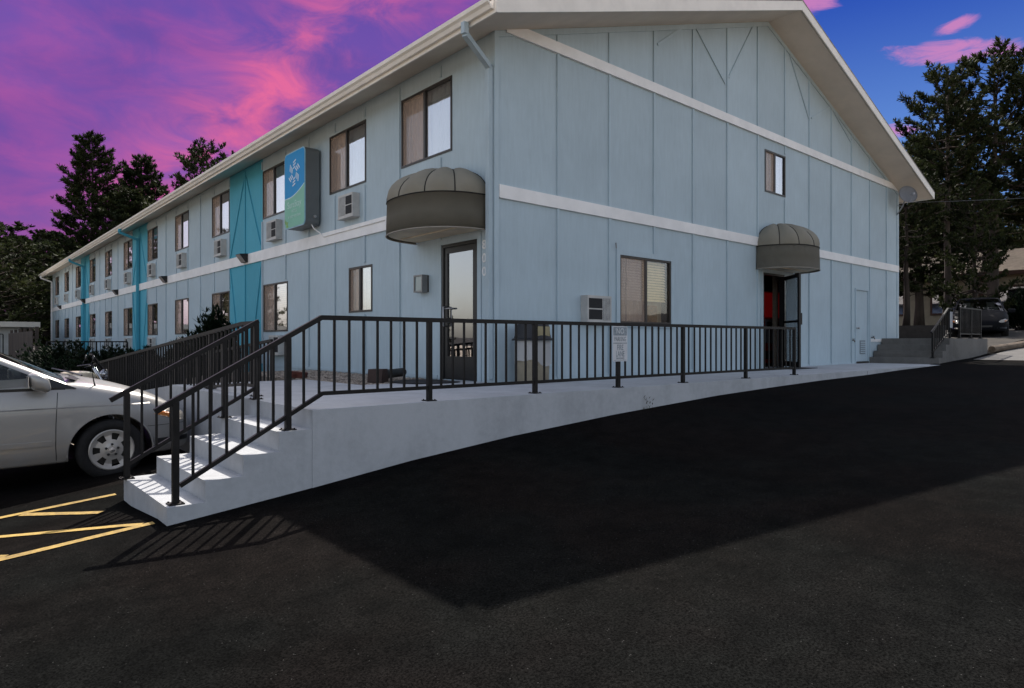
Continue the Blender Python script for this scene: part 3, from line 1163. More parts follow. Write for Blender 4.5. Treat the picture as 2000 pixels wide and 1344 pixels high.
part('handle', bm, BLACK, DOOR2)
for a, b, c, d in ((7.51, 7.60, 0.0, 2.19), (8.56, 8.65, 0.0, 2.19), (7.60, 8.56, 2.101, 2.19)):
    bm = bmesh.new()
    pbox(bm, 'G', a, b, c, d, 0.001, 0.02)
    part('casing', bm, SIDING, DOOR2)
bm = bmesh.new()
for args in ((6.9, 6.93, 0.035, 3.0, 0, 2.5), (11.4, 11.43, 0.035, 3.0, 0, 2.5), (6.93, 11.4, 3.0, 3.03, 0, 2.5), (6.93, 11.4, 0.035, 3.0, -0.03, -0.004), (6.93, 11.4, 0.035, 3.0, 2.5, 2.53)):
    bm_box(bm, *args)
part('nook_wall', bm, DARK, MOTEL)
bm = bmesh.new()
bm_box(bm, 9.10, 9.19, 0.45, 0.55, 0.0, 2.4)
part('post', bm, mat('beige_post', (0.36, 0.30, 0.24), 0.7), MOTEL)
VM = empty('vending_machine', (10.0, 1.4, 0), 'red vending machine just inside the open side doorway', 'machine')
bm = bmesh.new()
bm_box(bm, 9.50, 10.5, 1.05, 1.85, 0.04, 1.86)
part('cabinet', bm, mat('vending_red', (0.42, 0.012, 0.012), 0.4, 0.1, 4), VM, bevel=0.02)
bm = bmesh.new()
bm_box(bm, 9.70, 10.15, 1.035, 1.049, 0.55, 1.15)
part('control_panel', bm, mat('vending_panel', (0.25, 0.27, 0.32), 0.4), VM)
bm = bmesh.new()
bm_box(bm, 9.78, 9.97, 1.02, 1.034, 0.95, 1.08)
part('coin_slot', bm, BLACK, VM)
bm = bmesh.new()
bm_box(bm, 9.56, 10.44, 1.036, 1.0495, 1.2, 1.82)
lp = mat('lit_front', (0.5, 0.02, 0.02), 0.3, 0.1, 4)
lp.node_tree.nodes['Principled BSDF'].inputs['Emission Color'].default_value = (0.5, 0.012, 0.015, 1)
lp.node_tree.nodes['Principled BSDF'].inputs['Emission Strength'].default_value = 0.035
part('lit_panel', bm, lp, VM)
bm = bmesh.new()
bm_box(bm, 9.6, 10.3, 1.03, 1.049, 0.15, 0.36)
part('delivery_flap', bm, BLACK, VM)

# ---- painted service door further along the gable side
bm = bmesh.new()
pbox(bm, 'G', 12.55, 13.37, 0.05, 1.97, -0.03, -0.012)
DOOR3 = part('service_door', bm, SIDING, MOTEL)
for a, b, c, d in ((12.502, 12.549, 0.0, 2.018), (13.371, 13.418, 0.0, 2.018), (12.549, 13.371, 1.972, 2.018)):
    bm = bmesh.new()
    pbox(bm, 'G', a, b, c, d, -0.03, 0.02)
    part('frame', bm, SIDING, DOOR3)
bm = bmesh.new()
pbox(bm, 'G', 12.85, 13.2, 0.25, 0.62, -0.011, 0.0)
V3 = part('vent', bm, mat('vent_grey', (0.24, 0.28, 0.31), 0.6), DOOR3)
for k in range(6):
    bm = bmesh.new()
    pbox(bm, 'G', 12.87, 13.18, 0.28 + k * 0.055, 0.305 + k * 0.055, 0.001, 0.010)
    part('louvre', bm, SIDING, V3)
bm = bmesh.new()
bm_lathe(bm, [(0.03, -0.012), (0.03, 0.0), (0.012, 0.005), (0.012, 0.03), (0.03, 0.035), (0.03, 0.06)][::-1], 12, (12.66, 0, 0.95), 'Y')
for v in bm.verts:
    v.co.y = -v.co.y
part('handle', bm, GALV, DOOR3, smooth=True)
bm = bmesh.new()
pbox(bm, 'G', 12.55, 13.37, 0.0, 0.045, -0.03, 0.03)
part('threshold', bm, BRONZE, DOOR3)
# closer bracket above the service door + taps on the wall
def tap(x, z, lab):
    bm = bmesh.new()
    bm_tube(bm, [(x, 0, z), (x, -0.07, z), (x, -0.09, z - 0.05)], 0.016, 8)
    bm_lathe(bm, [(0.035, 0), (0.035, 0.012)], 10, (x, -0.06, z + 0.03))
    bm_tube(bm, [(x, -0.06, z), (x, -0.06, z + 0.03)], 0.008, 6)
    o = part('wall_tap', bm, mat('old_brass', (0.16, 0.14, 0.12), 0.5, 0.2, 20, metal=0.5), None, smooth=True)
    tag(o, lab, 'tap', 'taps beside the service door')
tap(12.28, 0.62, 'small metal tap on the wall left of the service door')
tap(13.62, 0.70, 'small metal tap on the wall right of the service door')

# bracket on the corner of the office window casing
bm = bmesh.new()
bm_bar(bm, (2.64, -0.03, 2.16), (2.60, -0.05, 2.25), 0.02)
part('bracket', bm, GALV, MOTEL)

# house number
for k, ch in enumerate('800'):
    bm = orient(text_bm(ch, 0.19, 0.008, 0.002), 'F', 0.225, 1.99 - k * 0.195, 0.012)
    part('house_number', bm, WHITE, MOTEL)
bm = bmesh.new()
pbox(bm, 'F', 0.11, 0.29, -0.02, 2.53, 0.0008, 0.010)
part('corner_panel', bm, SIDING, MOTEL)

# ------------------------------------------------------------------ awnings
def awning(plane, uc, a, b, z0, z1, ztop, label):
    base = (0, uc, z0) if plane == 'F' else (uc, 0, z0)
    A = empty('door_awning', base, label, 'awning', 'domed canvas awnings over the doors')

    def P(u, d, z):
        return (-d, uc + u, z) if plane == 'F' else (uc + u, -d, z)
    N = 48
    nl = 6
    off = 0.012

    def plan(t):
        # rounded plan: superellipse half
        c, s = math.cos(t), math.sin(t)
        e = 0.86
        return a * math.copysign(abs(c) ** e, c), b * abs(s) ** e + off
    # skirt (valance) with thickness
    bm = bmesh.new()
    rows = []
    for z, sc in ((z0, 1.0), (z0 + (z1 - z0) * 0.5, 0.995), (z1, 0.985)):
        rows.append([bm.verts.new(P(plan(math.pi * k / N)[0] * sc, plan(math.pi * k / N)[1] * sc, z)) for k in range(N + 1)])
    for r0, r1 in zip(rows, rows[1:]):
        for k in range(N):
            bm.faces.new((r0[k], r0[k + 1], r1[k + 1], r1[k]))
    bmesh.ops.solidify(bm, geom=bm.faces[:], thickness=0.008)
    part('valance', bm, CANVAS, A, smooth=True)
    # dome: one gore per rib bay, bulging between ribs
    H = ztop - z1
    for g in range(nl):
        bm = bmesh.new()
        grid = []
        M = 10
        for i in range(M + 1):
            t = math.pi * (g + i / M) / nl
            col = []
            bul = 1 + 0.075 * math.sin(math.pi * i / M)
            for j in range(11):
                f = j / 10 * math.pi / 2
                r = math.cos(f) ** 0.9 if j < 10 else 0.0
                zz = math.sin(f)
                k2 = 1 + (bul - 1) * math.sin(f * 2) ** 0.7 if j < 10 else 1
                u, d = plan(t)
                col.append(bm.verts.new(P(u * 0.985 * r * k2, max(off, d * 0.985 * r * k2), z1 + H * zz * (0.93 + 0.9 * (bul - 1) * (1 if 0 < j < 10 else 0)))))
            grid.append(col)
        for i in range(M):
            for j in range(10):
                bm.faces.new((grid[i][j], grid[i + 1][j], grid[i + 1][j + 1], grid[i][j + 1]))
        bmesh.ops.remove_doubles(bm, verts=bm.verts[:], dist=0.0005)
        part('gore', bm, CANVAS, A, smooth=True)
    # piping along ribs and hems
    for g in range(0, nl + 1):
        t = math.pi * g / nl
        u, d = plan(t)
        pts = []
        for j in range(11):
            f = j / 10 * math.pi / 2
            r = math.cos(f) ** 0.9 if j < 10 else 0.0
            pts.append(P(u * 0.987 * r, max(off, d * 0.987 * r) + 0.002, z1 + H * math.sin(f) * 0.935))
        bm = bmesh.new()
        bm_tube(bm, pts, 0.008, 6)
        part('piping', bm, PIPING, A, smooth=True)
    for z, sc, mt, r in ((z1, 0.99, PIPING, 0.009), (z0 - 0.004, 1.0, mat('awning_hem', (0.30, 0.27, 0.23), 0.8), 0.011)):
        bm = bmesh.new()
        bm_tube(bm, [P(plan(math.pi * k / N)[0] * sc, plan(math.pi * k / N)[1] * sc, z) for k in range(N + 1)], r, 6)
        part('piping', bm, mt, A, smooth=True)
    # inside liner, a little above the hem
    bm = bmesh.new()
    vs = [bm.verts.new(P(plan(math.pi * k / N)[0] * 0.975, plan(math.pi * k / N)[1] * 0.965, z0 + 0.02)) for k in range(N + 1)]
    vs2 = [bm.verts.new(P(plan(math.pi * k / N)[0] * 0.975, plan(math.pi * k / N)[1] * 0.965, z0 + 0.032)) for k in range(N + 1)]
    cb, ct = bm.verts.new(P(0, b * 0.4, z0 + 0.02)), bm.verts.new(P(0, b * 0.4, z0 + 0.032))
    for k in range(N + 1):
        j = (k + 1) % (N + 1)
        bm.faces.new((vs[k], vs[j], cb))
        bm.faces.new((vs2[j], vs2[k], ct))
        bm.faces.new((vs[j], vs[k], vs2[k], vs2[j]))
    part('liner', bm, AWNIN, A)
    for k in (0.45,):
        bm = bmesh.new()
        bm_bar(bm, P(-a * 0.8, b * k, z0 + 0.012), P(a * 0.8, b * k, z0 + 0.012), 0.014)
        part('frame_bar', bm, AWNIN, A)
    return A


awning('F', 1.075, 0.945, 0.93, 2.20, 2.70, 3.22, 'large olive-brown domed canvas awning over the glass entrance door')
awning('G', 8.18, 0.88, 0.86, 2.16, 2.64, 3.21, 'brown domed canvas awning over the open side doorway')

# ------------------------------------------------------------------ wall air conditioners
def ac_unit(name_label, plane, u, z):
    base = (0, u, z) if plane == 'F' else (u, 0, z)
    A = empty('air_conditioner', base, name_label, 'air conditioner', 'air conditioners through the motel walls')
    W, H, D = 0.58, 0.43, 0.15
    bm = bmesh.new()
    pbox(bm, plane, u - W / 2, u + W / 2, z, z + H, 0.001, D)
    part('cabinet', bm, ACM, A, bevel=0.012)
    for zz in (z + 0.045, z + 0.225):
        bm = bmesh.new()
        pbox(bm, plane, u - W / 2 + 0.03, u + (0.06 if plane == 'G' else -0.02), zz, zz + 0.16, D + 0.0005, D + 0.004)
        G = part('grille', bm, ACD, A)
        for k in range(4):
            bm = bmesh.new()
            pbox(bm, plane, u - W / 2 + 0.034, u + (0.056 if plane == 'G' else -0.024), zz + 0.025 + k * 0.035, zz + 0.031 + k * 0.035, D + 0.0042, D + 0.010)
            part('louvre', bm, ACD, G)
    bm = bmesh.new()
    pbox(bm, plane, u + (0.08 if plane == 'G' else 0.02), u + W / 2 - 0.025, z + 0.035, z + H - 0.035, D + 0.0005, D + 0.004)
    F = part('coil', bm, ACF, A)
    for k in range(5):
        bm = bmesh.new()
        uu = u + (0.10 + k * 0.036 if plane == 'G' else 0.045 + k * 0.048)
        pbox(bm, plane, uu - 0.004, uu + 0.004, z + 0.037, z + H - 0.037, D + 0.0042, D + 0.010)
        part('fin', bm, ACM, F)
    bm = bmesh.new()
    pbox(bm, plane, u - W / 2 - 0.02, u + W / 2 + 0.02, z - 0.022, z - 0.001, 0.001, D + 0.01)
    part('drip_tray', bm, ACM, A)
    return A


for i, (a, b) in enumerate(WIN_UP):
    if i == 0:
        continue
    ac_unit('boxy air conditioner below the %s upper-floor window along the motel, counted from the near corner' % ORD[i], 'F', a + 0.54, 2.95)
for i, (a, b) in enumerate(WIN_LO):
    ac_unit('boxy air conditioner below the %s large ground-floor window along the motel side' % ORD[i], 'F', a + 0.46, 0.30)
ac_unit('boxy air conditioner low on the gable wall left of the office window', 'G', 2.08, 0.90)

# ------------------------------------------------------------------ wall lights
LENS = mat('lamp_lens', (0.42, 0.38, 0.36), 0.2, 0.1, 10, coat=0.5)
for i, u in enumerate((9.85, 17.44, 25.25, 33.3, 41.7)):
    L = empty('wall_light', (0, u, 2.67), 'dark wedge wall light on the white band, %s from the near corner' % ORD[i], 'wall light', 'lights along the white band')
    bm = bmesh.new()
    bm_prism(bm, [(-0.24, 0.10), (-0.05, 0.12), (-0.037, 0.12), (-0.037, -0.10), (-0.09, -0.10)], u - 0.15, u + 0.15, 'G')
    for v in bm.verts:
        x, y, z = v.co
        v.co = Vector((x, -y, z + 2.69))
    part('housing', bm, BLACK, L, bevel=0.006)
    bm = bmesh.new()
    bm_prism(bm, [(-0.242, 0.09), (-0.232, 0.088), (-0.092, -0.095), (-0.10, -0.098)], u - 0.14, u + 0.14, 'G')
    for v in bm.verts:
        x, y, z = v.co
        v.co = Vector((x - 0.006, -y, z + 2.688))
    part('lens', bm, LENS, L)
L = empty('wall_lantern', (0, 1.79, 1.38), 'small square metal lantern beside the glass entrance door', 'wall light')
bm = bmesh.new()
pbox(bm, 'F', 1.67, 1.91, 1.39, 1.66, 0.001, 0.03)
part('back_plate', bm, BRONZE, L)
bm = bmesh.new()
for a, b, c, d in ((1.665, 1.69, 1.385, 1.665), (1.89, 1.915, 1.385, 1.665), (1.69, 1.89, 1.64, 1.665), (1.69, 1.89, 1.385, 1.41)):
    pbox(bm, 'F', a, b, c, d, 0.031, 0.135)
part('frame', bm, mat('pewter', (0.20, 0.20, 0.20), 0.4, 0.1, 10, metal=0.5), L)
bm = bmesh.new()
pbox(bm, 'F', 1.691, 1.889, 1.411, 1.639, 0.04, 0.12)
part('glass', bm, mat('lantern_glass', (0.22, 0.28, 0.29), 0.15, 0.05, 5, coat=0.6), L)

# ------------------------------------------------------------------ sign box
SG = empty('sign_box', (-0.2, 6.09, 2.97), 'tall blue and green box sign with white pinwheel emblem on the motel wall', 'sign')
def rrect(u0, u1, z0, z1, r, n=6):
    pts = []
    for cx, cz, a0 in ((u1 - r, z0 + r, -90), (u1 - r, z1 - r, 0), (u0 + r, z1 - r, 90), (u0 + r, z0 + r, 180)):
        for k in range(n + 1):
            a = RAD(a0 + 90 * k / n)
            pts.append((cx + r * math.cos(a), cz + r * math.sin(a)))
    return pts
bm = bmesh.new()
bm_prism(bm, rrect(5.58, 6.60, 2.97, 4.56, 0.11), 0.05, 0.345, 'F')
part('cabinet', bm, mat('sign_cabinet', (0.13, 0.145, 0.15), 0.45, 0.08, 3), SG)
bm = bmesh.new()
bm_prism(bm, rrect(5.576, 6.604, 2.966, 4.564, 0.112), 0.3455, 0.362, 'F')
part('rim', bm, mat('sign_rim', (0.22, 0.42, 0.52), 0.35), SG)
full = rrect(5.60, 6.58, 2.99, 4.54, 0.095)
SPLIT = lambda u: 3.62 + 0.20 * max(0.0, ((6.35 - u) / 0.75)) ** 1.7
us = [5.60 + 0.98 * k / 24 for k in range(25)]
upper = [p for p in full if p[1] > 3.9]
lower = [p for p in full if p[1] < 3.9]
bm = bmesh.new()
bm_prism(bm, [(u, SPLIT(u)) for u in us] + upper[:], 0.3625, 0.366, 'F')
part('face', bm, mat('sign_blue', (0.018, 0.27, 0.58), 0.55, 0.03, 2, spec=0.15), SG)
bm = bmesh.new()
lowpts = sorted(lower, key=lambda p: p[0])
bm_prism(bm, [(u, SPLIT(u) - 0.022) for u in us[::-1]] + [p for p in lowpts], 0.3625, 0.366, 'F')
part('face', bm, mat('sign_green', (0.24, 0.52, 0.40), 0.55, 0.08, 1.2, spec=0.15, col2=(0.20, 0.45, 0.33)), SG)
bm = bmesh.new()
bm_prism(bm, [(u, SPLIT(u) - 0.0215) for u in us] + [(u, SPLIT(u) - 0.001) for u in us[::-1]], 0.3625, 0.3665, 'F')
part('stripe', bm, mat('sign_stripe', (0.42, 0.62, 0.68), 0.3), SG)
SIGNW = mat('sign_white', (0.75, 0.80, 0.82), 0.35, 0.02, 3)
bm = bmesh.new()
cu, cz = 6.09, 4.10
for k in range(6):
    th = RAD(90 + 60 * k)
    for i in range(3):
        # three parallel bars per arm, each slanting off the radius; the outermost is the longest
        pa = (0.10 + 0.062 * i, 0.050)
        ln_ = 0.115 + 0.018 * i
        pb = (pa[0] + ln_ * math.cos(RAD(118)) * -0.55, pa[1] - ln_ * math.sin(RAD(118)))
        rot_ = lambda p: Vector((p[0] * math.cos(th) - p[1] * math.sin(th), p[0] * math.sin(th) + p[1] * math.cos(th)))
        A_, B_ = rot_(pa), rot_(pb)
        w_ = Vector((-(B_ - A_).y, (B_ - A_).x)).normalized() * 0.0115
        bm_prism(bm, [(cu - p.x, cz + p.y) for p in (A_ + w_, A_ - w_, B_ - w_, B_ + w_)], 0.3668, 0.3690 + 0.0003 * k + 0.00006 * i, 'F')
part('emblem', bm, SIGNW, SG)
SIGNT = mat('sign_text', (0.40, 0.62, 0.56), 0.35, 0.02, 3)
for s, sz, z in (('SureStay', 0.20, 3.45), ('HOTEL', 0.085, 3.31), ('BY BEST WESTERN', 0.075, 3.20)):
    part('lettering', orient(text_bm(s, sz, 0.0015), 'F', 6.09, z, 0.3680), SIGNT, SG)
bm = bmesh.new()
rng = random.Random(2)
for k in range(9):
    th = rng.uniform(-0.4, 1.9)
    L0 = rng.uniform(0.07, 0.17)
    c = (6.545 - 0.02 * rng.random(), 3.045)
    d = Vector((-math.cos(th), math.sin(th)))
    s = Vector((-d.y, d.x))
    pts = [Vector(c) + d * L0 * f + s * w * L0 for f, w in ((0.25, 0.0), (0.55, 0.22), (1.0, 0.0), (0.55, -0.22))]
    pts = [(min(6.575, max(5.7, p.x)), max(3.0, p.y)) for p in pts]
    bm_prism(bm, pts, 0.3668, 0.3684 + k * 0.0002, 'F')
part('leaf_print', bm, mat('sign_leaf', (0.16, 0.36, 0.04), 0.4, 0.15, 30), SG)
bm = bmesh.new()
bm_tube(bm, [(-0.2, 5.62, 2.98), (-0.16, 5.6, 2.9), (-0.06, 5.55, 2.82), (-0.045, 5.4, 2.72), (-0.045, 2.9, 2.73)], 0.012, 6)
part('cable', bm, WHITE, SG, smooth=True)
bm = bmesh.new()
bm_lathe(bm, [(0.028, 0), (0.028, 0.05)], 10, (-0.16, 5.53, 3.14), 'Y')
part('switch', bm, GALV, SG)

# junction box and conduit on the band
bm = bmesh.new()
pbox(bm, 'F', 2.75, 2.87, 2.66, 2.74, 0.0365, 0.10)
o = part('junction_box', bm, WHITE, None, bevel=0.004)
tag(o, 'small white junction box on the band left of the large awning', 'electrical box')

# ------------------------------------------------------------------ satellite dish
D = empty('satellite_dish', (15.64, -0.02, 4.5), 'round grey satellite dish at the far upper corner of the gable wall', 'satellite dish')
bm = bmesh.new()
R_, dpt = 0.27, 0.06
ax = Vector((-0.62, -0.76, 0.22)).normalized()
cen = Vector((15.05, -0.43, 4.80))
q = ax.to_track_quat('Z', 'Y').to_matrix().to_4x4()
rings = []
for i in range(7):
    r = R_ * i / 6
    rings.append([bm.verts.new(cen + q @ Vector((r * math.cos(2 * math.pi * k / 24), r * 0.95 * math.sin(2 * math.pi * k / 24), dpt * (i / 6) ** 2))) for k in range(24)] if i else [bm.verts.new(cen)])
for k in range(24):
    bm.faces.new((rings[0][0], rings[1][k], rings[1][(k + 1) % 24]))
for a, b in zip(rings[1:], rings[2:]):
    for k in range(24):
        bm.faces.new((a[k], b[k], b[(k + 1) % 24], a[(k + 1) % 24]))
bmesh.ops.solidify(bm, geom=bm.faces[:], thickness=0.012)
DISHM = mat('dish_grey', (0.36, 0.37, 0.40), 0.5, 0.05, 5)
part('reflector', bm, DISHM, D, smooth=True)
bm = bmesh.new()
bm_tube(bm, [cen - ax * 0.02, Vector((15.35, -0.22, 4.55)), Vector((15.50, -0.03, 4.36))], 0.02, 8)
bm_tube(bm, [Vector((15.35, -0.22, 4.55)), Vector((15.52, -0.03, 4.62))], 0.012, 6)
part('mast', bm, GALV, D, smooth=True)
bm = bmesh.new()
tip = cen + ax * 0.32 + Vector((0, 0, -0.10))
bm_tube(bm, [cen + Vector((0, 0, -0.27)), tip], 0.010, 6)
bm_tube(bm, [tip, tip + (cen - tip).normalized() * 0.08], [0.035, 0.03], 10)
part('feed_horn', bm, DISHM, D, smooth=True)

# ------------------------------------------------------------------ railings
def rail_mesh(kind, w, h):
    return None


BASEPL = None


def base_plate(parent, x, y, z):
    global BASEPL
    if BASEPL is None:
        bm = bmesh.new()
        bm_box(bm, -0.055, 0.055, -0.055, 0.055, 0.001, 0.009)
        for sx in (-1, 1):
            for sy in (-1, 1):
                bm_lathe(bm, [(0.008, 0.0092), (0.008, 0.018)], 6, (sx * 0.04, sy * 0.04, 0))
        BASEPL, _ = to_mesh(bm, 'base_plate', RAILM, recenter=False)
    place('base_plate', BASEPL, (x, y, z), parent)


BALU = {}


def upright(name, parent, x, y, z0, z1, w):
    key = (name, round(z1 - z0, 3), w)
    if key not in BALU:
        bm = bmesh.new()
        h = (z1 - z0) / 2
        bm_box(bm, -w / 2, w / 2, -w / 2, w / 2, -h, h)
        BALU[key], _ = to_mesh(bm, name, RAILM, recenter=False, bevel=w * 0.1)
    place(name, BALU[key], (x, y, (z0 + z1) / 2), parent)


def railing(label, top, bot, posts, balus, horiz, group='black metal railings', cat='railing', tw=0.042, bw=0.034, name='metal_railing', pw=0.046, kw=0.019, plates=True):
    """top/bot: polylines (s,z); posts: (s, zbase); balus: list of s; horiz(s) -> (x,y)"""
    def zat(line, s):
        for (a, za), (b, zb) in zip(line, line[1:]):
            if min(a, b) - 1e-6 <= s <= max(a, b) + 1e-6:
                return za + (zb - za) * (s - a) / (b - a)
        return line[0][1] if abs(s - line[0][0]) < abs(s - line[-1][0]) else line[-1][1]
    x, y = horiz((posts[0][0]))
    Rr = empty(name, (x, y, posts[0][1]), label, cat, group)
    for nm, line, w in (('top_rail', top, tw), ('bottom_rail', bot, bw)):
        bm = bmesh.new()
        # continuous mitred bar
        rings = []
        for i, (s, z) in enumerate(line):
            a = line[max(0, i - 1)]
            b = line[min(len(line) - 1, i + 1)]
            def ang(p, q):
                return math.atan2(q[1] - p[1], abs(q[0] - p[0]) or 1e-6)
            a1 = ang(a, (s, z)) if i else ang((s, z), b)
            a2 = ang((s, z), b) if i < len(line) - 1 else a1
            m = (a1 + a2) / 2
            k = w / 2 / max(0.3, math.cos((a2 - a1) / 2))
            sg = 1 if line[-1][0] > line[0][0] else -1
            ring = []
            for dn, side in ((-k, -1), (-k, 1), (k, 1), (k, -1)):
                ss = s - sg * dn * math.sin(m)
                zz = z + dn * math.cos(m)
                px, py = horiz(ss)
                qx, qy = horiz(ss + 0.01)
                nx, ny = (qy - py) * 100, -(qx - px) * 100
                ring.append(bm.verts.new((px + nx * side * w / 2, py + ny * side * w / 2, zz)))
            rings.append(ring)
        for r0, r1 in zip(rings, rings[1:]):
            for k in range(4):
                bm.faces.new((r0[k], r0[(k + 1) % 4], r1[(k + 1) % 4], r1[k]))
        bm.faces.new(rings[0][::-1])
        bm.faces.new(rings[-1])
        part(nm, bm, RAILM, Rr, bevel=0.005, seg=2)
    for s, zb in posts:
        x, y = horiz(s)
        upright('post', Rr, x, y, zb + 0.003, zat(top, s) - tw * 0.35, pw)
        if plates:
            base_plate(Rr, x, y, zb)
    for s in balus:
        x, y = horiz(s)
        upright('baluster', Rr, x, y, zat(bot, s) + bw * 0.3, zat(top, s) - tw * 0.3, kw)
    return Rr


def between(a, b, n):
    return [a + (b - a) * k / n for k in range(1, n)]


px_ = [-2.33, -0.89, 0.57, 2.0, 3.72, 5.36]
bal = between(-4.65, -3.77, 7) + [-3.63, -3.49] + between(-3.49, -2.33, 8)
for a, b in zip(px_, px_[1:]):
    bal += between(a, b, max(2, round((b - a) / 0.1445)))
railing('long black metal railing from the bottom step along the walkway edge', [(-4.79, 0.065), (-3.47, 0.80), (5.38, 0.82)], [(-4.62, -0.515), (-3.46, 0.132), (5.36, 0.125)],
        [(-4.65, -0.65), (-3.77, -0.1625)] + [(p, 0.0) for p in px_], bal, lambda s: (s, -1.78))
railing('short sloping black handrail on the far side of the steps', [(-4.85, 0.065), (-3.55, 0.79), (-3.535, 0.795)], [(-4.70, -0.515), (-3.56, 0.12)],
        [(-4.72, -0.65), (-3.87, -0.1625), (-3.56, 0.0)], between(-4.72, -3.87, 7) + between(-3.87, -3.56, 3), lambda s: (s, -0.47))
for X_, lab, y0 in ((-3.42, 'black metal railing along the outer side of the sloping ramp', -0.1), (-2.14, 'black metal railing along the wall side of the sloping ramp', 2.75)):
    rz = lambda y: 0.0 if y < 2.6 else -0.006 - (y - 2.6) * 0.1017
    zt = lambda y: 0.79 - max(0, y - 0.3) * 0.0757
    ys_ = [y0 + (9.2 - y0) * k / 6 for k in range(7)]
    railing(lab, [(y0, zt(y0)), (9.3, zt(9.3))] if y0 > 1 else [(y0, 0.79), (0.3, 0.79), (9.3, zt(9.3))],
            [(y0, zt(y0) - 0.68), (9.25, zt(9.25) - 0.68)] if y0 > 1 else [(y0, 0.11), (0.3, 0.11), (9.25, zt(9.25) - 0.68)],
            [(y, rz(y)) for y in ys_], [v for a, b in zip(ys_, ys_[1:]) for v in between(a, b, round((b - a) / 0.1445))], lambda s, X_=X_: (X_, s), kw=0.022)

# ------------------------------------------------------------------ fire lane sign on the railing
FS = empty('notice_sign', (0.57, -1.82, 0.33), 'small white notice plate fixed to the walkway railing', 'sign')
bm = bmesh.new()
bm_prism(bm, rrect(0.425, 0.715, 0.335, 0.785, 0.02, 4), 1.812, 1.816, 'G')
part('plate', bm, mat('plate_white', (0.60, 0.60, 0.62), 0.4, 0.05, 6), FS)
GREYT = mat('faded_print', (0.26, 0.30, 0.33), 0.5, 0.25, 40)
bm = bmesh.new()
bm_prism(bm, rrect(0.435, 0.705, 0.665, 0.775, 0.015, 4), 1.8163, 1.8168, 'G')
bm_prism(bm, [(0.435, 0.562), (0.705, 0.562), (0.705, 0.574), (0.435, 0.574)], 1.8163, 1.8168, 'G')
bm_prism(bm, [(0.45, 0.347), (0.69, 0.347), (0.69, 0.352), (0.45, 0.352)], 1.8163, 1.8168, 'G')
part('print', bm, GREYT, FS)
LT = mat('pale_print', (0.58, 0.60, 0.62), 0.5, 0.05, 10)
part('lettering', orient(text_bm('NO', 0.10, 0.0004, 0.001), 'G', 0.57, 0.72, 1.8174), LT, FS)
part('lettering', orient(text_bm('PARKING', 0.082, 0.0004, 0.001, 0.68), 'G', 0.57, 0.618, 1.8170), GREYT, FS)
part('lettering', orient(text_bm('FIRE', 0.10, 0.0004, 0.0015, 0.7), 'G', 0.57, 0.51, 1.8170), GREYT, FS)
part('lettering', orient(text_bm('LANE', 0.10, 0.0004, 0.0015, 0.7), 'G', 0.57, 0.428, 1.8170), GREYT, FS)
part('lettering', orient(text_bm('(emergency)', 0.042, 0.0004, 0.0008, 0.75), 'G', 0.57, 0.378, 1.8170), GREYT, FS)

# ------------------------------------------------------------------ trash bin with liner
TB = empty('trash_bin', (0.40, -0.36, 0), 'tan trash bin with black hood and plastic liner beside the building corner', 'trash bin')
c0 = (0.40, -0.36, 0)
TANM = mat('bin_tan', (0.30, 0.26, 0.19), 0.6, 0.1, 10)
def sq_lathe(bm, prof, center, e=4.0, seg=32):
    rings = []
    for r, h in prof:
        ring = []
        for k in range(seg):
            a = 2 * math.pi * k / seg
            c, s = math.cos(a), math.sin(a)
            f = (abs(c) ** e + abs(s) ** e) ** (-1 / e)
            ring.append(bm.verts.new((center[0] + r * c * f, center[1] + r * s * f, center[2] + h)))
        rings.append(ring)
    for a, b in zip(rings, rings[1:]):
        for k in range(seg):
            bm.faces.new((a[k], a[(k + 1) % seg], b[(k + 1) % seg], b[k]))
    bm.faces.new(rings[0][::-1])
    bm.faces.new(rings[-1])
bm = bmesh.new()
sq_lathe(bm, [(0.185, 0.01), (0.195, 0.03), (0.21, 0.55), (0.215, 0.60)], c0)
o = part('body', bm, TANM, TB)
autosmooth(o)
bm = bmesh.new()
sq_lathe(bm, [(0.252, 0.602), (0.252, 0.622), (0.225, 0.64), (0.21, 0.70), (0.20, 0.80), (0.19, 0.835), (0.12, 0.85)], c0)
o = part('hood', bm, mat('bin_black', (0.018, 0.018, 0.022), 0.5, 0.1, 10), TB)
autosmooth(o)
bm = bmesh.new()
pbox(bm, 'G', 0.27, 0.53, 0.665, 0.80, 0.36 + 0.208, 0.36 + 0.216)
part('flap', bm, mat('flap_tan', (0.32, 0.27, 0.15), 0.6, 0.1, 10), TB, bevel=0.004)
bm = bmesh.new()
rings = []
rng = random.Random(8)
seg = 48
for i in range(9):
    ring = []
    for k in range(seg):
        a = 2 * math.pi * k / seg
        c, s = math.cos(a), math.sin(a)
        f = (abs(c) ** 4 + abs(s) ** 4) ** -0.25
        hem = 0.17 + 0.045 * math.sin(a * 2 + 0.7) + 0.02 * math.sin(a * 5)
        t_ = i / 8
        r = 0.219 + 0.010 * t_ + 0.007 * math.sin(k * 1.9 + i * 0.4) * t_ + 0.012 * math.sin(k * 0.8 + 2) * t_ ** 2
        ring.append(bm.verts.new((c0[0] + r * c * f, c0[1] + r * s * f, 0.598 - (0.598 - hem - 0.12) * t_)))
    rings.append(ring)
for a, b in zip(rings, rings[1:]):
    for k in range(seg):
        bm.faces.new((a[k], a[(k + 1) % seg], b[(k + 1) % seg], b[k]))
m = bpy.data.materials.new('bin_liner')
m.use_nodes = True
b_ = m.node_tree.nodes['Principled BSDF']
b_.inputs['Base Color'].default_value = (0.62, 0.63, 0.65, 1)
b_.inputs['Roughness'].default_value = 0.3
b_.inputs['Alpha'].default_value = 0.55
part('liner', bm, m, TB, smooth=True)

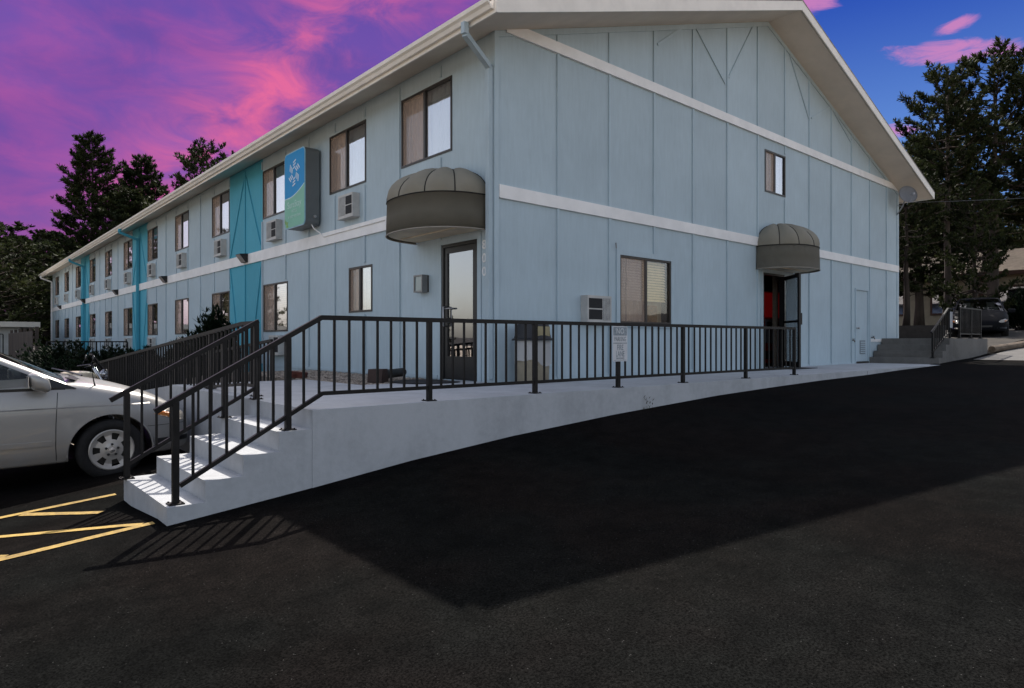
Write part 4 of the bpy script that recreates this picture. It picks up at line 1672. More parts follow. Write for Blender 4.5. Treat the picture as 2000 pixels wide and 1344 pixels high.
# ------------------------------------------------------------------ small things on the landing
bm = bmesh.new()
bm_lathe(bm, [(0.50, 0.002), (0.50, 0.012), (0.48, 0.014)], 28, (-0.62, 0.80, 0))
for v in bm.verts:
    if v.co.x > -0.30:
        v.co.x = -0.30
o = part('doormat', bm, mat('mat_rubber', (0.018, 0.018, 0.02), 0.9, 0.2, 40, 0.5, 200))
tag(o, 'dark rounded doormat in front of the glass entrance door', 'doormat')
bm = bmesh.new()
bm_box(bm, 7.55, 8.6, -0.75, -0.08, 0.002, 0.012)
o = part('doormat', bm, mat('mat_rubber2', (0.02, 0.02, 0.022), 0.9, 0.2, 40, 0.5, 200))
tag(o, 'dark rectangular doormat below the open side doorway', 'doormat')
DP = empty('drain_pipe', (-1.0, 1.35, 0), 'short dark corrugated drain pipe with box end lying on the gravel', 'drain pipe')
PIPEM = mat('drain_plastic', (0.02, 0.017, 0.016), 0.6, 0.2, 10)
bm = bmesh.new()
pts = [(-1.08 + 0.72 * k / 24, 1.32 + 0.55 * k / 24, 0.10) for k in range(25)]
bm_tube(bm, pts, [0.062 + 0.007 * (k % 2) for k in range(25)], 14)
part('pipe', bm, PIPEM, DP, smooth=True)
bm = bmesh.new()
vs = bm_box(bm, -0.13, 0.13, -0.11, 0.11, 0.0, 0.19)
for v in vs:
    if v.co.z > 0.1:
        v.co.x *= 0.75
for v in vs:
    x, y, z = v.co
    a = RAD(37)
    v.co = Vector((-1.17 + x * math.cos(a) - y * math.sin(a), 1.25 + x * math.sin(a) + y * math.cos(a), z))
part('box_end', bm, mat('drain_box', (0.045, 0.022, 0.016), 0.6, 0.2, 10), DP, bevel=0.012)
RB = bmesh.new()
rng = random.Random(4)
vs = bm_box(RB, -0.15, 0.15, -0.08, 0.08, 0, 0.10)
bmesh.ops.subdivide_edges(RB, edges=RB.edges[:], cuts=3, use_grid_fill=True)
for v in RB.verts:
    n_ = mnoise.noise_vector(v.co * 14) * 0.02
    v.co += n_
    v.co.z = max(0.0, v.co.z * (1.0 if v.co.x < 0.05 else 0.85))
    x, y, z = v.co
    v.co = Vector((-1.58 + x * 0.7 + y * 0.7, 3.12 - x * 0.7 + y * 0.7, z))
o = part('rock', RB, mat('red_rock', (0.11, 0.032, 0.022), 0.9, 0.3, 10, 0.4, 40))
tag(o, 'dark red rock lying at the edge of the gravel bed', 'rock')

# ------------------------------------------------------------------ vehicles
def catmull(P, t):
    n = len(P) - 1
    x = min(max(t, 0), 1) * n
    i = min(int(x), n - 1)
    f = x - i
    p0, p1, p2, p3 = P[max(i - 1, 0)], P[i], P[i + 1], P[min(i + 2, n)]
    out = []
    for a, b, c, d in zip(p0, p1, p2, p3):
        out.append(0.5 * ((2 * b) + (-a + c) * f + (2 * a - 5 * b + 4 * c - d) * f * f + (-a + 3 * b - 3 * c + d) * f ** 3))
    return out


# station: x, half width, bottom z, shoulder z, centre-top z, shoulder rounding
STA = [(0.0, 0.50, 0.34, 0.50, 0.53), (-0.05, 0.66, 0.26, 0.60, 0.64), (-0.16, 0.78, 0.23, 0.69, 0.74), (-0.34, 0.875, 0.22, 0.775, 0.865), (-0.60, 0.93, 0.22, 0.875, 0.97),
       (-0.95, 0.955, 0.22, 0.965, 1.07), (-1.25, 0.96, 0.215, 1.02, 1.11), (-1.6, 0.96, 0.21, 1.02, 1.05), (-2.4, 0.96, 0.21, 1.01, 1.03), (-3.4, 0.96, 0.21, 1.01, 1.03), (-4.3, 0.95, 0.22, 1.01, 1.03), (-4.85, 0.91, 0.28, 0.99, 1.02), (-5.05, 0.80, 0.34, 0.93, 0.96), (-5.1, 0.66, 0.40, 0.86, 0.90)]


def car_section(st, v):
    """v 0..1 from bottom centre round the side to top centre; returns (y,z)"""
    x, w, zb, zs, zc = st
    P = [(0, zb), (w * 0.55, zb), (w * 0.90, zb + 0.01), (w * 0.965, zb + 0.07), (w * 0.99, zb + (zs - zb) * 0.28), (w * 1.0, zb + (zs - zb) * 0.50), (w * 1.003, zb + (zs - zb) * 0.70),
         (w * 0.985, zb + (zs - zb) * 0.86), (w * 0.95, zs - 0.02), (w * 0.885, zs + (zc - zs) * 0.35), (w * 0.75, zs + (zc - zs) * 0.62), (w * 0.4, zs + (zc - zs) * 0.92), (0, zc)]
    return catmull(P, v)


NU, NV = 150, 56


def car_surface(u, v, off=0.0, side=1):
    st = catmull([list(s) for s in STA], u)
    y, z = car_section(st, v)
    y0, z0 = car_section(st, max(0, v - 0.01))
    y1, z1 = car_section(st, min(1, v + 0.01))
    ty, tz = y1 - y0, z1 - z0
    L = math.hypot(ty, tz) or 1
    ny, nz = tz / L, -ty / L
    st2 = catmull([list(s) for s in STA], min(1, u + 0.004))
    yb, zb2 = car_section(st2, v)
    dx = (st2[0] - st[0]) or -0.001
    slope = (yb - y) / dx            # dy/dx
    nx = -slope * abs(ny)
    Ln = math.sqrt(nx * nx + ny * ny + nz * nz) or 1
    return Vector((st[0] + nx / Ln * off, side * (y + ny / Ln * off), z + nz / Ln * off))


def u_of_x(x):
    lo, hi = 0.0, 1.0
    for _ in range(40):
        m = (lo + hi) / 2
        if catmull([list(s) for s in STA], m)[0] > x:
            lo = m
        else:
            hi = m
    return lo


def v_of_z(u, z):
    st = catmull([list(s) for s in STA], u)
    lo, hi = 0.2, 0.72
    for _ in range(30):
        m = (lo + hi) / 2
        if car_section(st, m)[1] < z:
            lo = m
        else:
            hi = m
    return lo


def patch(bm, x0, x1, z0f, z1f, nx, nz, off, side, thick=0.0):
    """surface patch following the body, between x0..x1 and heights z0f(x)..z1f(x)"""
    g = []
    for i in range(nx + 1):
        x = x0 + (x1 - x0) * i / nx
        u = u_of_x(x)
        col = []
        for j in range(nz + 1):
            z = z0f(x) + (z1f(x) - z0f(x)) * j / nz
            col.append(bm.verts.new(car_surface(u, v_of_z(u, z), off, side)))
        g.append(col)
    for i in range(nx):
        for j in range(nz):
            bm.faces.new((g[i][j], g[i + 1][j], g[i + 1][j + 1], g[i][j + 1]))


def paint_mat(name, col, flake=True):
    m = bpy.data.materials.new(name)
    m.use_nodes = True
    t = NT(m.node_tree)
    b = t.n['Principled BSDF']
    g = t.new('ShaderNodeNewGeometry')
    n = t.noise(g.outputs['Position'], 3, 4, 0.6)
    sep = t.new('ShaderNodeSeparateXYZ')
    t.l.new(g.outputs['Position'], sep.inputs[0])
    low_brown = t.math('MULTIPLY', t.smooth(sep.outputs[2], -0.75, -0.3, 1.0, 0.0), t.smooth(n, 0.3, 0.7, 0.3, 0.8))  # brown tone stronger towards the bottom, broken up by noise
    t.set(b.inputs['Base Color'], t.mix(t.math('MULTIPLY', low_brown, 0.5), col, (0.26, 0.19, 0.12)))
    b.inputs['Metallic'].default_value = 0.3
    b.inputs['Roughness'].default_value = 0.36
    b.inputs['Coat Weight'].default_value = 0.6
    b.inputs['Coat Roughness'].default_value = 0.05
    return m


def wheel(name, parent, cx, cy, r, side, metal):
    """tyre axis along Y"""
    bm = bmesh.new()
    w = 0.215
    ri = r * 0.675
    prof = [(ri, -w / 2 + 0.02), (ri + 0.012, -w / 2), (r - 0.045, -w / 2 - 0.008), (r - 0.012, -w / 2 + 0.018), (r, -w / 2 + 0.05), (r, w / 2 - 0.05), (r - 0.012, w / 2 - 0.018), (r - 0.045, w / 2 + 0.008), (ri + 0.012, w / 2), (ri, w / 2 - 0.02)]
    bm_lathe(bm, prof, 40, (cx, cy, r), 'Y', caps=False)
    T = part(name, bm, MATS['tyre'], parent, smooth=True)
    yo = cy + side * (w / 2 - 0.018)
    # rim face with seven openings, five nuts
    bm = bmesh.new()
    NS, rad = 84, [ri, ri * 0.95, ri * 0.88, ri * 0.82, ri * 0.70, ri * 0.58, ri * 0.50, ri * 0.34, ri * 0.20, 0.0]
    dep = [0.004, 0.010, 0.006, 0.002, -0.004, -0.002, 0.0, 0.004, 0.012, 0.014]
    rg = []
    for rr, dd in zip(rad, dep):
        if rr == 0:
            rg.append([bm.verts.new((cx, yo + side * dd, r))])
        else:
            rg.append([bm.verts.new((cx + rr * math.cos(2 * math.pi * k / NS), yo + side * dd, r + rr * math.sin(2 * math.pi * k / NS))) for k in range(NS)])
    for i in range(len(rad) - 1):
        for k in range(NS):
            ph = (k + 0.5) / NS * 7 % 1.0
            half = {3: 0.22, 4: 0.27, 5: 0.22}.get(i, 0)
            if abs(ph - 0.5) < half:
                continue
            if rad[i + 1] == 0:
                bm.faces.new((rg[i][k], rg[i][(k + 1) % NS], rg[i + 1][0]))
            else:
                bm.faces.new((rg[i][k], rg[i][(k + 1) % NS], rg[i + 1][(k + 1) % NS], rg[i + 1][k]))
    bmesh.ops.recalc_face_normals(bm, faces=bm.faces[:])
    bmesh.ops.solidify(bm, geom=bm.faces[:], thickness=0.012)
    part('rim', bm, metal, T, smooth=False)
    for k in range(5):
        a = 2 * math.pi * k / 5 + 0.3
        bm = bmesh.new()
        bm_lathe(bm, [(0.013, 0.0), (0.013, 0.018), (0.009, 0.02)], 8, (0, 0, 0), 'Y')
        for v in bm.verts:
            v.co = Vector((cx + ri * 0.27 * math.cos(a) + v.co.x, yo + side * (0.006 + v.co.y), r + ri * 0.27 * math.sin(a) + v.co.z))
        part('wheel_nut', bm, MATS['black_frame'], T)
    bm = bmesh.new()
    bm_lathe(bm, [(ri * 0.14, 0.0), (ri * 0.13, 0.008), (0.002, 0.010)], 16, (0, 0, 0), 'Y')
    for v in bm.verts:
        v.co = Vector((cx + v.co.x, yo + side * (0.013 + v.co.y), r + v.co.z))
    part('hub_cap', bm, MATS['chrome'], T)
    bm = bmesh.new()
    bm_lathe(bm, [(ri * 0.8, 0.0), (ri * 0.8, 0.02)], 24, (0, 0, 0), 'Y')
    for v in bm.verts:
        v.co = Vector((cx + v.co.x, yo - side * (0.075 + v.co.y), r + v.co.z))
    part('brake_disc', bm, MATS['brake'], T)
    return T


mat('tyre', (0.012, 0.011, 0.011), 0.85, 0.25, 20, 0.3, 60)
mat('chrome', (0.5, 0.5, 0.52), 0.2, 0.05, 5, metal=0.9)
mat('brake', (0.05, 0.045, 0.042), 0.6, 0.2, 8)
mat('alloy', (0.46, 0.43, 0.40), 0.38, 0.08, 6, metal=0.5)
mat('car_black', (0.010, 0.010, 0.012), 0.3, 0.1, 6)
mat('amber_lens', (0.70, 0.28, 0.06), 0.15, 0.1, 20, coat=0.8)
mat('clear_lens', (0.62, 0.58, 0.52), 0.12, 0.08, 25, coat=1.0)
mat('seat_cloth', (0.20, 0.18, 0.155), 0.9, 0.1, 10)
mat_glass('car_glass', 0.03, (0.42, 0.46, 0.46))


def minivan(label, cat, paint, loc, rz, detail=True, group=None):
    V = empty('parked_minivan', (0, 0, 0), label, cat, group)
    # --- body shell
    bm = bmesh.new()
    rows = []
    for i in range(NU + 1):
        u = i / NU
        ring = []
        for side in (1, -1):
            seq = range(0, NV + 1) if side == 1 else range(NV - 1, 0, -1)
            for j in seq:
                ring.append(bm.verts.new(car_surface(u, j / NV, 0, side)))
        rows.append(ring)
    n = len(rows[0])
    for a, b in zip(rows, rows[1:]):
        for k in range(n):
            bm.faces.new((a[k], a[(k + 1) % n], b[(k + 1) % n], b[k]))
    bm.faces.new(rows[0])
    bm.faces.new(rows[-1][::-1])
    # wheel arches: drop faces inside the arch circle, pull the rim onto the circle
    AR = 0.405
    for wx in (-0.88, -3.88):
        inside = lambda v: (v.x - wx) ** 2 + (v.z - 0.305) ** 2 < AR * AR and abs(v.y) > 0.55
        dead = [f for f in bm.faces if inside(f.calc_center_median())]
        bmesh.ops.delete(bm, geom=dead, context='FACES')
        for v in bm.verts:
            if v.is_boundary and abs(v.co.y) > 0.6:
                dx, dz = v.co.x - wx, v.co.z - 0.305
                L = math.hypot(dx, dz)
                if 0.3 < L < 0.55 and v.co.z > 0.24:
                    v.co.x, v.co.z = wx + dx * AR / L, 0.305 + dz * AR / L
    bmesh.ops.recalc_face_normals(bm, faces=bm.faces[:])
    me, c = to_mesh(bm, 'body', paint, True, recenter=False)
    body = place('body', me, c, V)
    autosmooth(body, 50)
    for wx in (-0.88, -3.88):
        for side in (1, -1):
            bm = bmesh.new()
            bm_tube(bm, [(wx + AR * math.cos(RAD(a)), side * (0.925 if wx > -2 else 0.93) , 0.305 + AR * math.sin(RAD(a))) for a in range(-8, 189, 7)], 0.010, 6)
            part('arch_lip', bm, paint, V, smooth=True)
    # shut lines laid into the door surfaces
    for side in (1, -1):
        for x in (-1.385, -2.55, -3.35):
            bm = bmesh.new()
            g_ = []
            for k in range(17):
                z = 0.225 + (0.965 - 0.225) * k / 16
                xx = x + 0.02 * (max(0, z - 0.6) / 0.4) ** 1.5 + 0.012 * max(0, 0.4 - z) / 0.2
                row = []
                for e in (-0.0035, 0.0035):
                    u = u_of_x(xx + e)
                    row.append(bm.verts.new(car_surface(u, v_of_z(u, z), 0.0012, side)))
                g_.append(row)
            for r0, r1 in zip(g_, g_[1:]):
                bm.faces.new((r0[0], r0[1], r1[1], r1[0]))
            part('shut_line', bm, MATS['car_black'], V)
    # dark wheel-house liners
    for wx in (-0.88, -3.88):
        for side in (1, -1):
            bm = bmesh.new()
            bm_lathe(bm, [(0.403, 0.63 * side), (0.403, 0.85 * side)], 32, (wx, 0, 0.305), 'Y', caps=False)
            for f in [f for f in bm.faces if f.calc_center_median().z < 0.22]:
                bm.faces.remove(f)
            part('wheel_house', bm, MATS['car_black'], V)
    # --- greenhouse rings
    def ring(z):
        k = (z - 1.0)
        xf, xr, w = -1.02 - k * 2.02 - max(0, k - 0.5) * 1.6, -5.02 + k * 0.45 + max(0, k - 0.6) * 1.5, 0.90 - 0.26 * k - max(0, k - 0.6) * 0.5
        pts = []
        wf = w - 0.075
        for i in range(7):
            y = wf * i / 6
            pts.append((xf - 0.16 * (y / w) ** 2.0, y))
        x0 = xf - 0.16 * (wf / w) ** 2
        for i in range(1, 5):
            a = i / 4 * math.pi / 2
            pts.append((x0 - 0.14 * (1 - math.cos(a)), wf + (w - wf) * math.sin(a)))
        x1 = x0 - 0.14
        xs_ = [x1 + (xr + 0.2 - x1) * i / 14 for i in range(1, 15)]
        for x in xs_:
            pts.append((x, w))
        for i in range(1, 5):
            a = i / 4 * math.pi / 2
            pts.append((xr + 0.2 - 0.2 * math.sin(a), w - 0.2 * (1 - math.cos(a))))
        for i in range(1, 6):
            pts.append((xr, (w - 0.2) * (1 - i / 5)))
        return pts
    zs = [0.93, 1.005, 1.06, 1.12, 1.2, 1.28, 1.36, 1.44, 1.52, 1.585, 1.63, 1.665, 1.69]
    RG = [ring(z) for z in zs]
    groups = {}
    NP = len(RG[0])
    for side in (1, -1):
        for j in range(len(zs) - 1):
            for i in range(NP - 1):
                zlow, zhigh = zs[j], zs[j + 1]
                glassz = 1.0 < zlow and zhigh < 1.60
                if i < 6 and 1.0 < zlow and zhigh < 1.64:
                    key = 'windshield'
                elif glassz and 10 <= i < 24 and i not in (14, 19):
                    key = ('side_window', side, 0 if i < 14 else (1 if i < 19 else 2))
                elif glassz and i in (14, 19):
                    key = ('pillar', side, i)
                elif glassz and i >= 28:
                    key = 'rear_window'
                else:
                    key = 'roof'
                q = []
                for a, b in ((i, j), (i + 1, j), (i + 1, j + 1), (i, j + 1)):
                    x, y = RG[b][a]
                    q.append((x, side * y, zs[b]))
                groups.setdefault(key, []).append(q)
    cap = [(x, y) for x, y in RG[-1]]
    for i in range(NP - 1):
        for side in (1, -1):
            (xa, ya), (xb, yb) = cap[i], cap[i + 1]
            prev = [(xa, side * ya, 1.69), (xb, side * yb, 1.69)]
            for f_ in (0.75, 0.4, 0.0):
                cur = [(-2.9 + (x + 2.9) * (0.4 + 0.6 * f_) if f_ else -2.9 + (x + 2.9) * 0.4, side * y * f_, 1.69 + 0.035 * (1 - f_ ** 2)) for x, y in ((xa, ya), (xb, yb))]
                groups['roof'].append([prev[0], prev[1], cur[1], cur[0]])
                prev = cur
    for key, quads in groups.items():
        nm = key if isinstance(key, str) else key[0]
        bm = bmesh.new()
        for q in quads:
            bm.faces.new([bm.verts.new(p) for p in q])
        bmesh.ops.remove_doubles(bm, verts=bm.verts[:], dist=0.0008)
        bmesh.ops.dissolve_degenerate(bm, edges=bm.edges[:], dist=0.0005)
        mt = {'roof': paint, 'pillar': MATS['car_black']}.get(nm, MATS['car_glass'])
        o = part(nm, bm, mt, V, smooth=True)
        if nm == 'roof':
            autosmooth(o, 40)
    for side in (1, -1):
        # black belt moulding and front corner triangle
        bm = bmesh.new()
        bm_bar(bm, (-1.30, side * 0.905, 1.003), (-4.9, side * 0.905, 1.003), 0.028, 0.028)
        part('belt_moulding', bm, MATS['car_black'], V, bevel=0.004)
        bm = bmesh.new()
        Q = [(-1.20, 0.925, 1.004), (-1.52, 0.915, 1.004), (-1.53, 0.872, 1.155)]
        A_ = [bm.verts.new((x, side * y, z)) for x, y, z in Q]
        B_ = [bm.verts.new((x, side * (y - 0.03), z)) for x, y, z in Q]
        bm.faces.new(A_)
        bm.faces.new(B_[::-1])
        for k in range(3):
            bm.faces.new((A_[k], B_[k], B_[(k + 1) % 3], A_[(k + 1) % 3]))
        part('corner_trim', bm, MATS['car_black'], V)
        # side moulding on the doors
        bm = bmesh.new()
        patch(bm, -1.42, -3.3, lambda x: 0.425, lambda x: 0.475, 16, 2, 0.012, side)
        bmesh.ops.recalc_face_normals(bm, faces=bm.faces[:])
        bmesh.ops.solidify(bm, geom=bm.faces[:], thickness=0.014)
        part('door_moulding', bm, paint, V)
        # crease strip along the shoulder
        bm = bmesh.new()
        patch(bm, -0.50, -4.6, lambda x: 0.80, lambda x: 0.812, 30, 1, 0.006, side)
        bmesh.ops.solidify(bm, geom=bm.faces[:], thickness=0.008)
        part('shoulder_crease', bm, paint, V, smooth=True)
        # headlamp wrapping round the corner
        bm = bmesh.new()
        zc_ = lambda x: 0.655 + (-x) * 0.16
        patch(bm, -0.06, -0.40, lambda x: 0.575 + max(0, -x - 0.12) * 0.28, lambda x: 0.635 + (-x) * 0.30 if x > -0.3 else 0.725 - (-x - 0.3) * 0.42, 14, 4, 0.005, side)
        bmesh.ops.solidify(bm, geom=bm.faces[:], thickness=0.006)
        H = part('headlight', bm, MATS['clear_lens'], V, smooth=True)
        bm = bmesh.new()
        patch(bm, -0.20, -0.47, lambda x: 0.60 + (-x - 0.2) * 0.30, lambda x: 0.652 + (-x - 0.2) * 0.30 if x > -0.38 else 0.706 - (-x - 0.38) * 0.30, 10, 3, 0.009, side)
        bmesh.ops.solidify(bm, geom=bm.faces[:], thickness=0.006)
        part('indicator', bm, MATS['amber_lens'], H, smooth=True)
        # bumper seam
        bm = bmesh.new()
        patch(bm, -0.08, -0.53, lambda x: 0.548, lambda x: 0.553, 12, 1, 0.002, side)
        bmesh.ops.solidify(bm, geom=bm.faces[:], thickness=0.003)
        part('bumper_seam', bm, MATS['car_black'], V)
        bm = bmesh.new()
        patch(bm, -0.02, -0.42, lambda x: 0.345, lambda x: 0.40, 10, 1, 0.004, side)
        bmesh.ops.solidify(bm, geom=bm.faces[:], thickness=0.01)
        part('lower_trim', bm, MATS['car_black'], V, smooth=True)
        # mirror
        bm = bmesh.new()
        bmesh.ops.create_uvsphere(bm, u_segments=20, v_segments=12, radius=1)
        for v in bm.verts:
            x, y, z = v.co
            f = lambda a, e: math.copysign(abs(a) ** e, a)
            x, y, z = f(x, 0.62), f(y, 0.55), f(z, 0.6)
            v.co = Vector((-1.545 + x * 0.085 - 0.02 * z + 0.02 * abs(y), side * (1.075 + y * 0.125), 1.09 + z * 0.088 - (0.02 if x > 0.3 else 0)))
        Mr = part('mirror', bm, paint, V, smooth=True)
        bm = bmesh.new()
        bm_bar(bm, (-1.56, side * 0.90, 1.03), (-1.55, side * 1.0, 1.05), 0.06, 0.05)
        part('mirror_arm', bm, MATS['car_black'], Mr)
        bm = bmesh.new()
        bm_box(bm, -1.636, -1.63, min(side * 0.98, side * 1.17), max(side * 0.98, side * 1.17), 1.035, 1.145)
        part('mirror_glass', bm, MATS['chrome'], Mr, bevel=0.02)
    # grille, badge panel, plate, wipers, cowl, aerial
    bm = bmesh.new()
    patch(bm, -0.012, -0.06, lambda x: 0.52, lambda x: 0.555, 4, 2, 0.004, 1)
    bm.free()
    bm = bmesh.new()
    bm_box(bm, -0.03, 0.006, -0.42, 0.42, 0.40, 0.47)
    part('grille', bm, MATS['car_black'], V, bevel=0.01)
    bm = bmesh.new()
    for k in range(20):
        y0, y1 = -0.80 + k * 0.08, -0.80 + (k + 1) * 0.08
        xa, xb = -1.12 - 0.16 * (y0 / 0.9) ** 2, -1.12 - 0.16 * (y1 / 0.9) ** 2
        vs = [bm.verts.new(p) for p in ((xa + 0.05, y0, 1.085), (xb + 0.05, y1, 1.085), (xb - 0.04, y1, 1.115), (xa - 0.04, y0, 1.115))]
        bm.faces.new(vs)
    bmesh.ops.remove_doubles(bm, verts=bm.verts[:], dist=0.001)
    bmesh.ops.solidify(bm, geom=bm.faces[:], thickness=0.008)
    part('cowl', bm, MATS['car_black'], V)
    for y0, y1 in ((-0.55, 0.05), (0.05, 0.62)):
        bm = bmesh.new()
        bm_tube(bm, [(-1.10, y0, 1.12), (-1.14, (y0 + y1) / 2, 1.14), (-1.24, y1, 1.165)], 0.009, 6)
        part('wiper', bm, MATS['car_black'], V)
    bm = bmesh.new()
    bm_tube(bm, [(-1.02, -0.845, 1.0), (-1.03, -0.845, 1.05), (-1.06, -0.85, 1.22)], [0.014, 0.007, 0.002], 6)
    part('aerial', bm, MATS['car_black'], V)
    # cabin: floor, dashboard, wheel, seats
    bm = bmesh.new()
    bm_box(bm, -1.85, -1.30, -0.84, 0.84, 0.90, 1.03)
    part('dashboard', bm, MATS['seat_cloth'], V, bevel=0.05, seg=2)
    bm = bmesh.new()
    bm_lathe(bm, [(0.17, -0.015), (0.19, -0.015), (0.19, 0.015), (0.17, 0.015), (0.17, -0.015)], 24, (0, 0, 0), 'X', caps=False)
    for v in bm.verts:
        v.co = Matrix.Rotation(RAD(-28), 3, 'Y') @ v.co + Vector((-1.98, 0.42, 1.06))
    part('steering_wheel', bm, MATS['car_black'], V)
    for sx, rowy in ((-2.45, (0.42, -0.42)), (-3.4, (0.42, -0.42))):
        for y in rowy:
            bm = bmesh.new()
            vs = bm_box(bm, sx - 0.10, sx + 0.08, y - 0.24, y + 0.24, 0.75, 1.30)
            for v in vs:
                if v.co.z > 1.0:
                    v.co.x -= 0.16
            bm_box(bm, sx - 0.02, sx + 0.5, y - 0.25, y + 0.25, 0.62, 0.78)
            st_ = part('seat', bm, MATS['seat_cloth'], V, bevel=0.04, seg=2)
            bm = bmesh.new()
            bm_box(bm, sx - 0.28, sx - 0.18, y - 0.13, y + 0.13, 1.33, 1.50)
            part('headrest', bm, MATS['seat_cloth'], st_, bevel=0.03, seg=2)
    for wx in (-0.88, -3.88):
        for side in (1, -1):
            wheel('wheel', V, wx, side * 0.845, 0.325, side, MATS['alloy'])
    V.location = loc
    V.rotation_euler = (0, 0, rz)
    return V


SILVER = paint_mat('silver_beige_paint', (0.31, 0.30, 0.29))
minivan('silver minivan parked nose-in beside the steps', 'minivan', SILVER, (-3.70, 1.91, -0.905), 0)

# motorcycle in the stall beyond the van
MC = empty('motorcycle', (-4.2, 6.6, gz(-4.2, 6.6)), 'dark motorcycle with small windscreen parked beyond the minivan bonnet', 'motorcycle')
g0 = gz(-4.2, 6.6) - 0.05
for wx in (-3.55, -5.0):
    bm = bmesh.new()
    bm_lathe(bm, [(0.22, -0.05), (0.30, -0.055), (0.325, 0), (0.30, 0.055), (0.22, 0.05), (0.22, -0.05)], 28, (wx, 6.6, g0 + 0.325), 'Y', caps=False)
    Wm = part('wheel', bm, MATS['tyre'], MC, smooth=True)
    bm = bmesh.new()
    for k in range(8):
        a = k * math.pi / 4
        bm_bar(bm, (wx, 6.6, g0 + 0.325), (wx + 0.22 * math.cos(a), 6.6, g0 + 0.325 + 0.22 * math.sin(a)), 0.016)
    part('spoke', bm, MATS['chrome'], Wm)
for nm, c, s, mt in (('engine', (-4.25, 6.6, 0.45), (0.28, 0.16, 0.2), 'brake'), ('tank', (-4.12, 6.6, 0.80), (0.30, 0.15, 0.13), 'tank_cream'), ('seat', (-4.62, 6.6, 0.75), (0.32, 0.15, 0.07), 'car_black'), ('rear_mudguard', (-5.0, 6.6, 0.68), (0.3, 0.09, 0.07), 'car_black')):
    if mt == 'tank_cream':
        mat('tank_cream', (0.62, 0.52, 0.38), 0.3, 0.05, 5, coat=0.6)
    bm = bmesh.new()
    bmesh.ops.create_uvsphere(bm, u_segments=18, v_segments=12, radius=1)
    for v in bm.verts:
        x, y, z = [math.copysign(abs(q) ** 0.7, q) for q in v.co]
        v.co = Vector((c[0] + x * s[0], c[1] + y * s[1], g0 + c[2] + z * s[2]))
    part(nm, bm, MATS[mt], MC, smooth=True)
bm = bmesh.new()
for sy in (-0.08, 0.08):
    bm_tube(bm, [(-3.55, 6.6 + sy, g0 + 0.325), (-3.85, 6.6 + sy, g0 + 0.98)], 0.022, 8)
bm_tube(bm, [(-3.9, 6.6, g0 + 0.75), (-4.5, 6.6, g0 + 0.55), (-5.0, 6.6, g0 + 0.325)], 0.03, 8)
part('frame', bm, MATS['chrome'], MC, smooth=True)
bm = bmesh.new()
bm_tube(bm, [(-4.05, 6.2, g0 + 1.0), (-3.9, 6.4, g0 + 1.03), (-3.86, 6.6, g0 + 1.0), (-3.9, 6.8, g0 + 1.03), (-4.05, 7.0, g0 + 1.0)], 0.014, 8)
part('handlebar', bm, MATS['car_black'], MC, smooth=True)
for sy in (6.22, 6.98):
    bm = bmesh.new()
    bm_tube(bm, [(-3.98, sy, g0 + 1.02), (-3.93, sy, g0 + 1.13)], 0.006, 6)
    bm_lathe(bm, [(0.055, 0), (0.06, 0.012), (0.045, 0.022)], 14, (-3.93, sy, g0 + 1.15), 'X')
    part('mirror', bm, MATS['car_black'], MC, smooth=True)
bm = bmesh.new()
Q = [(-3.70, 6.42, 0.93), (-3.70, 6.78, 0.93), (-3.90, 6.76, 1.22), (-3.90, 6.44, 1.22)]
for a, b in zip(Q, Q[1:] + Q[:1]):
    bm_bar(bm, (a[0], a[1], g0 + a[2]), (b[0], b[1], g0 + b[2]), 0.02)
WS = part('windscreen', bm, MATS['car_black'], MC)
bm = bmesh.new()
bm.faces.new([bm.verts.new((x, y, g0 + z)) for x, y, z in Q])
bmesh.ops.solidify(bm, geom=bm.faces[:], thickness=0.004)
part('pane', bm, MATS['car_glass'], WS)
bm = bmesh.new()
bm_lathe(bm, [(0.02, -0.12), (0.085, -0.06), (0.09, 0.0)], 18, (-3.66, 6.6, g0 + 0.86), 'X')
part('headlight', bm, MATS['chrome'], MC, smooth=True)


# ------------------------------------------------------------------ trees and shrubs
def tuft(V, F, p, d, ln, rng, n=10, wd=0.036):
    """star of needle blades around direction d"""
    d = d.normalized()
    a = Vector((0, 0, 1)) if abs(d.z) < 0.9 else Vector((1, 0, 0))
    s = d.cross(a).normalized()
    u = s.cross(d)
    for k in range(n):
        th = rng.uniform(0, 6.283)
        sp = rng.uniform(0.25, 1.25)
        v = (d * math.cos(sp) + (s * math.cos(th) + u * math.sin(th)) * math.sin(sp)).normalized()
        w = v.cross(d + Vector((0.01, 0.02, 0.0)))
        if w.length < 1e-4:
            w = s
        w = w.normalized() * wd * rng.uniform(0.7, 1.3)
        L = ln * rng.uniform(0.7, 1.15)
        i = len(V)
        V.extend((tuple(p - w * 0.6), tuple(p + w * 0.6), tuple(p + v * L * 0.62 + w), tuple(p + v * L), tuple(p + v * L * 0.62 - w)))
        F.append((i, i + 1, i + 2, i + 3, i + 4))


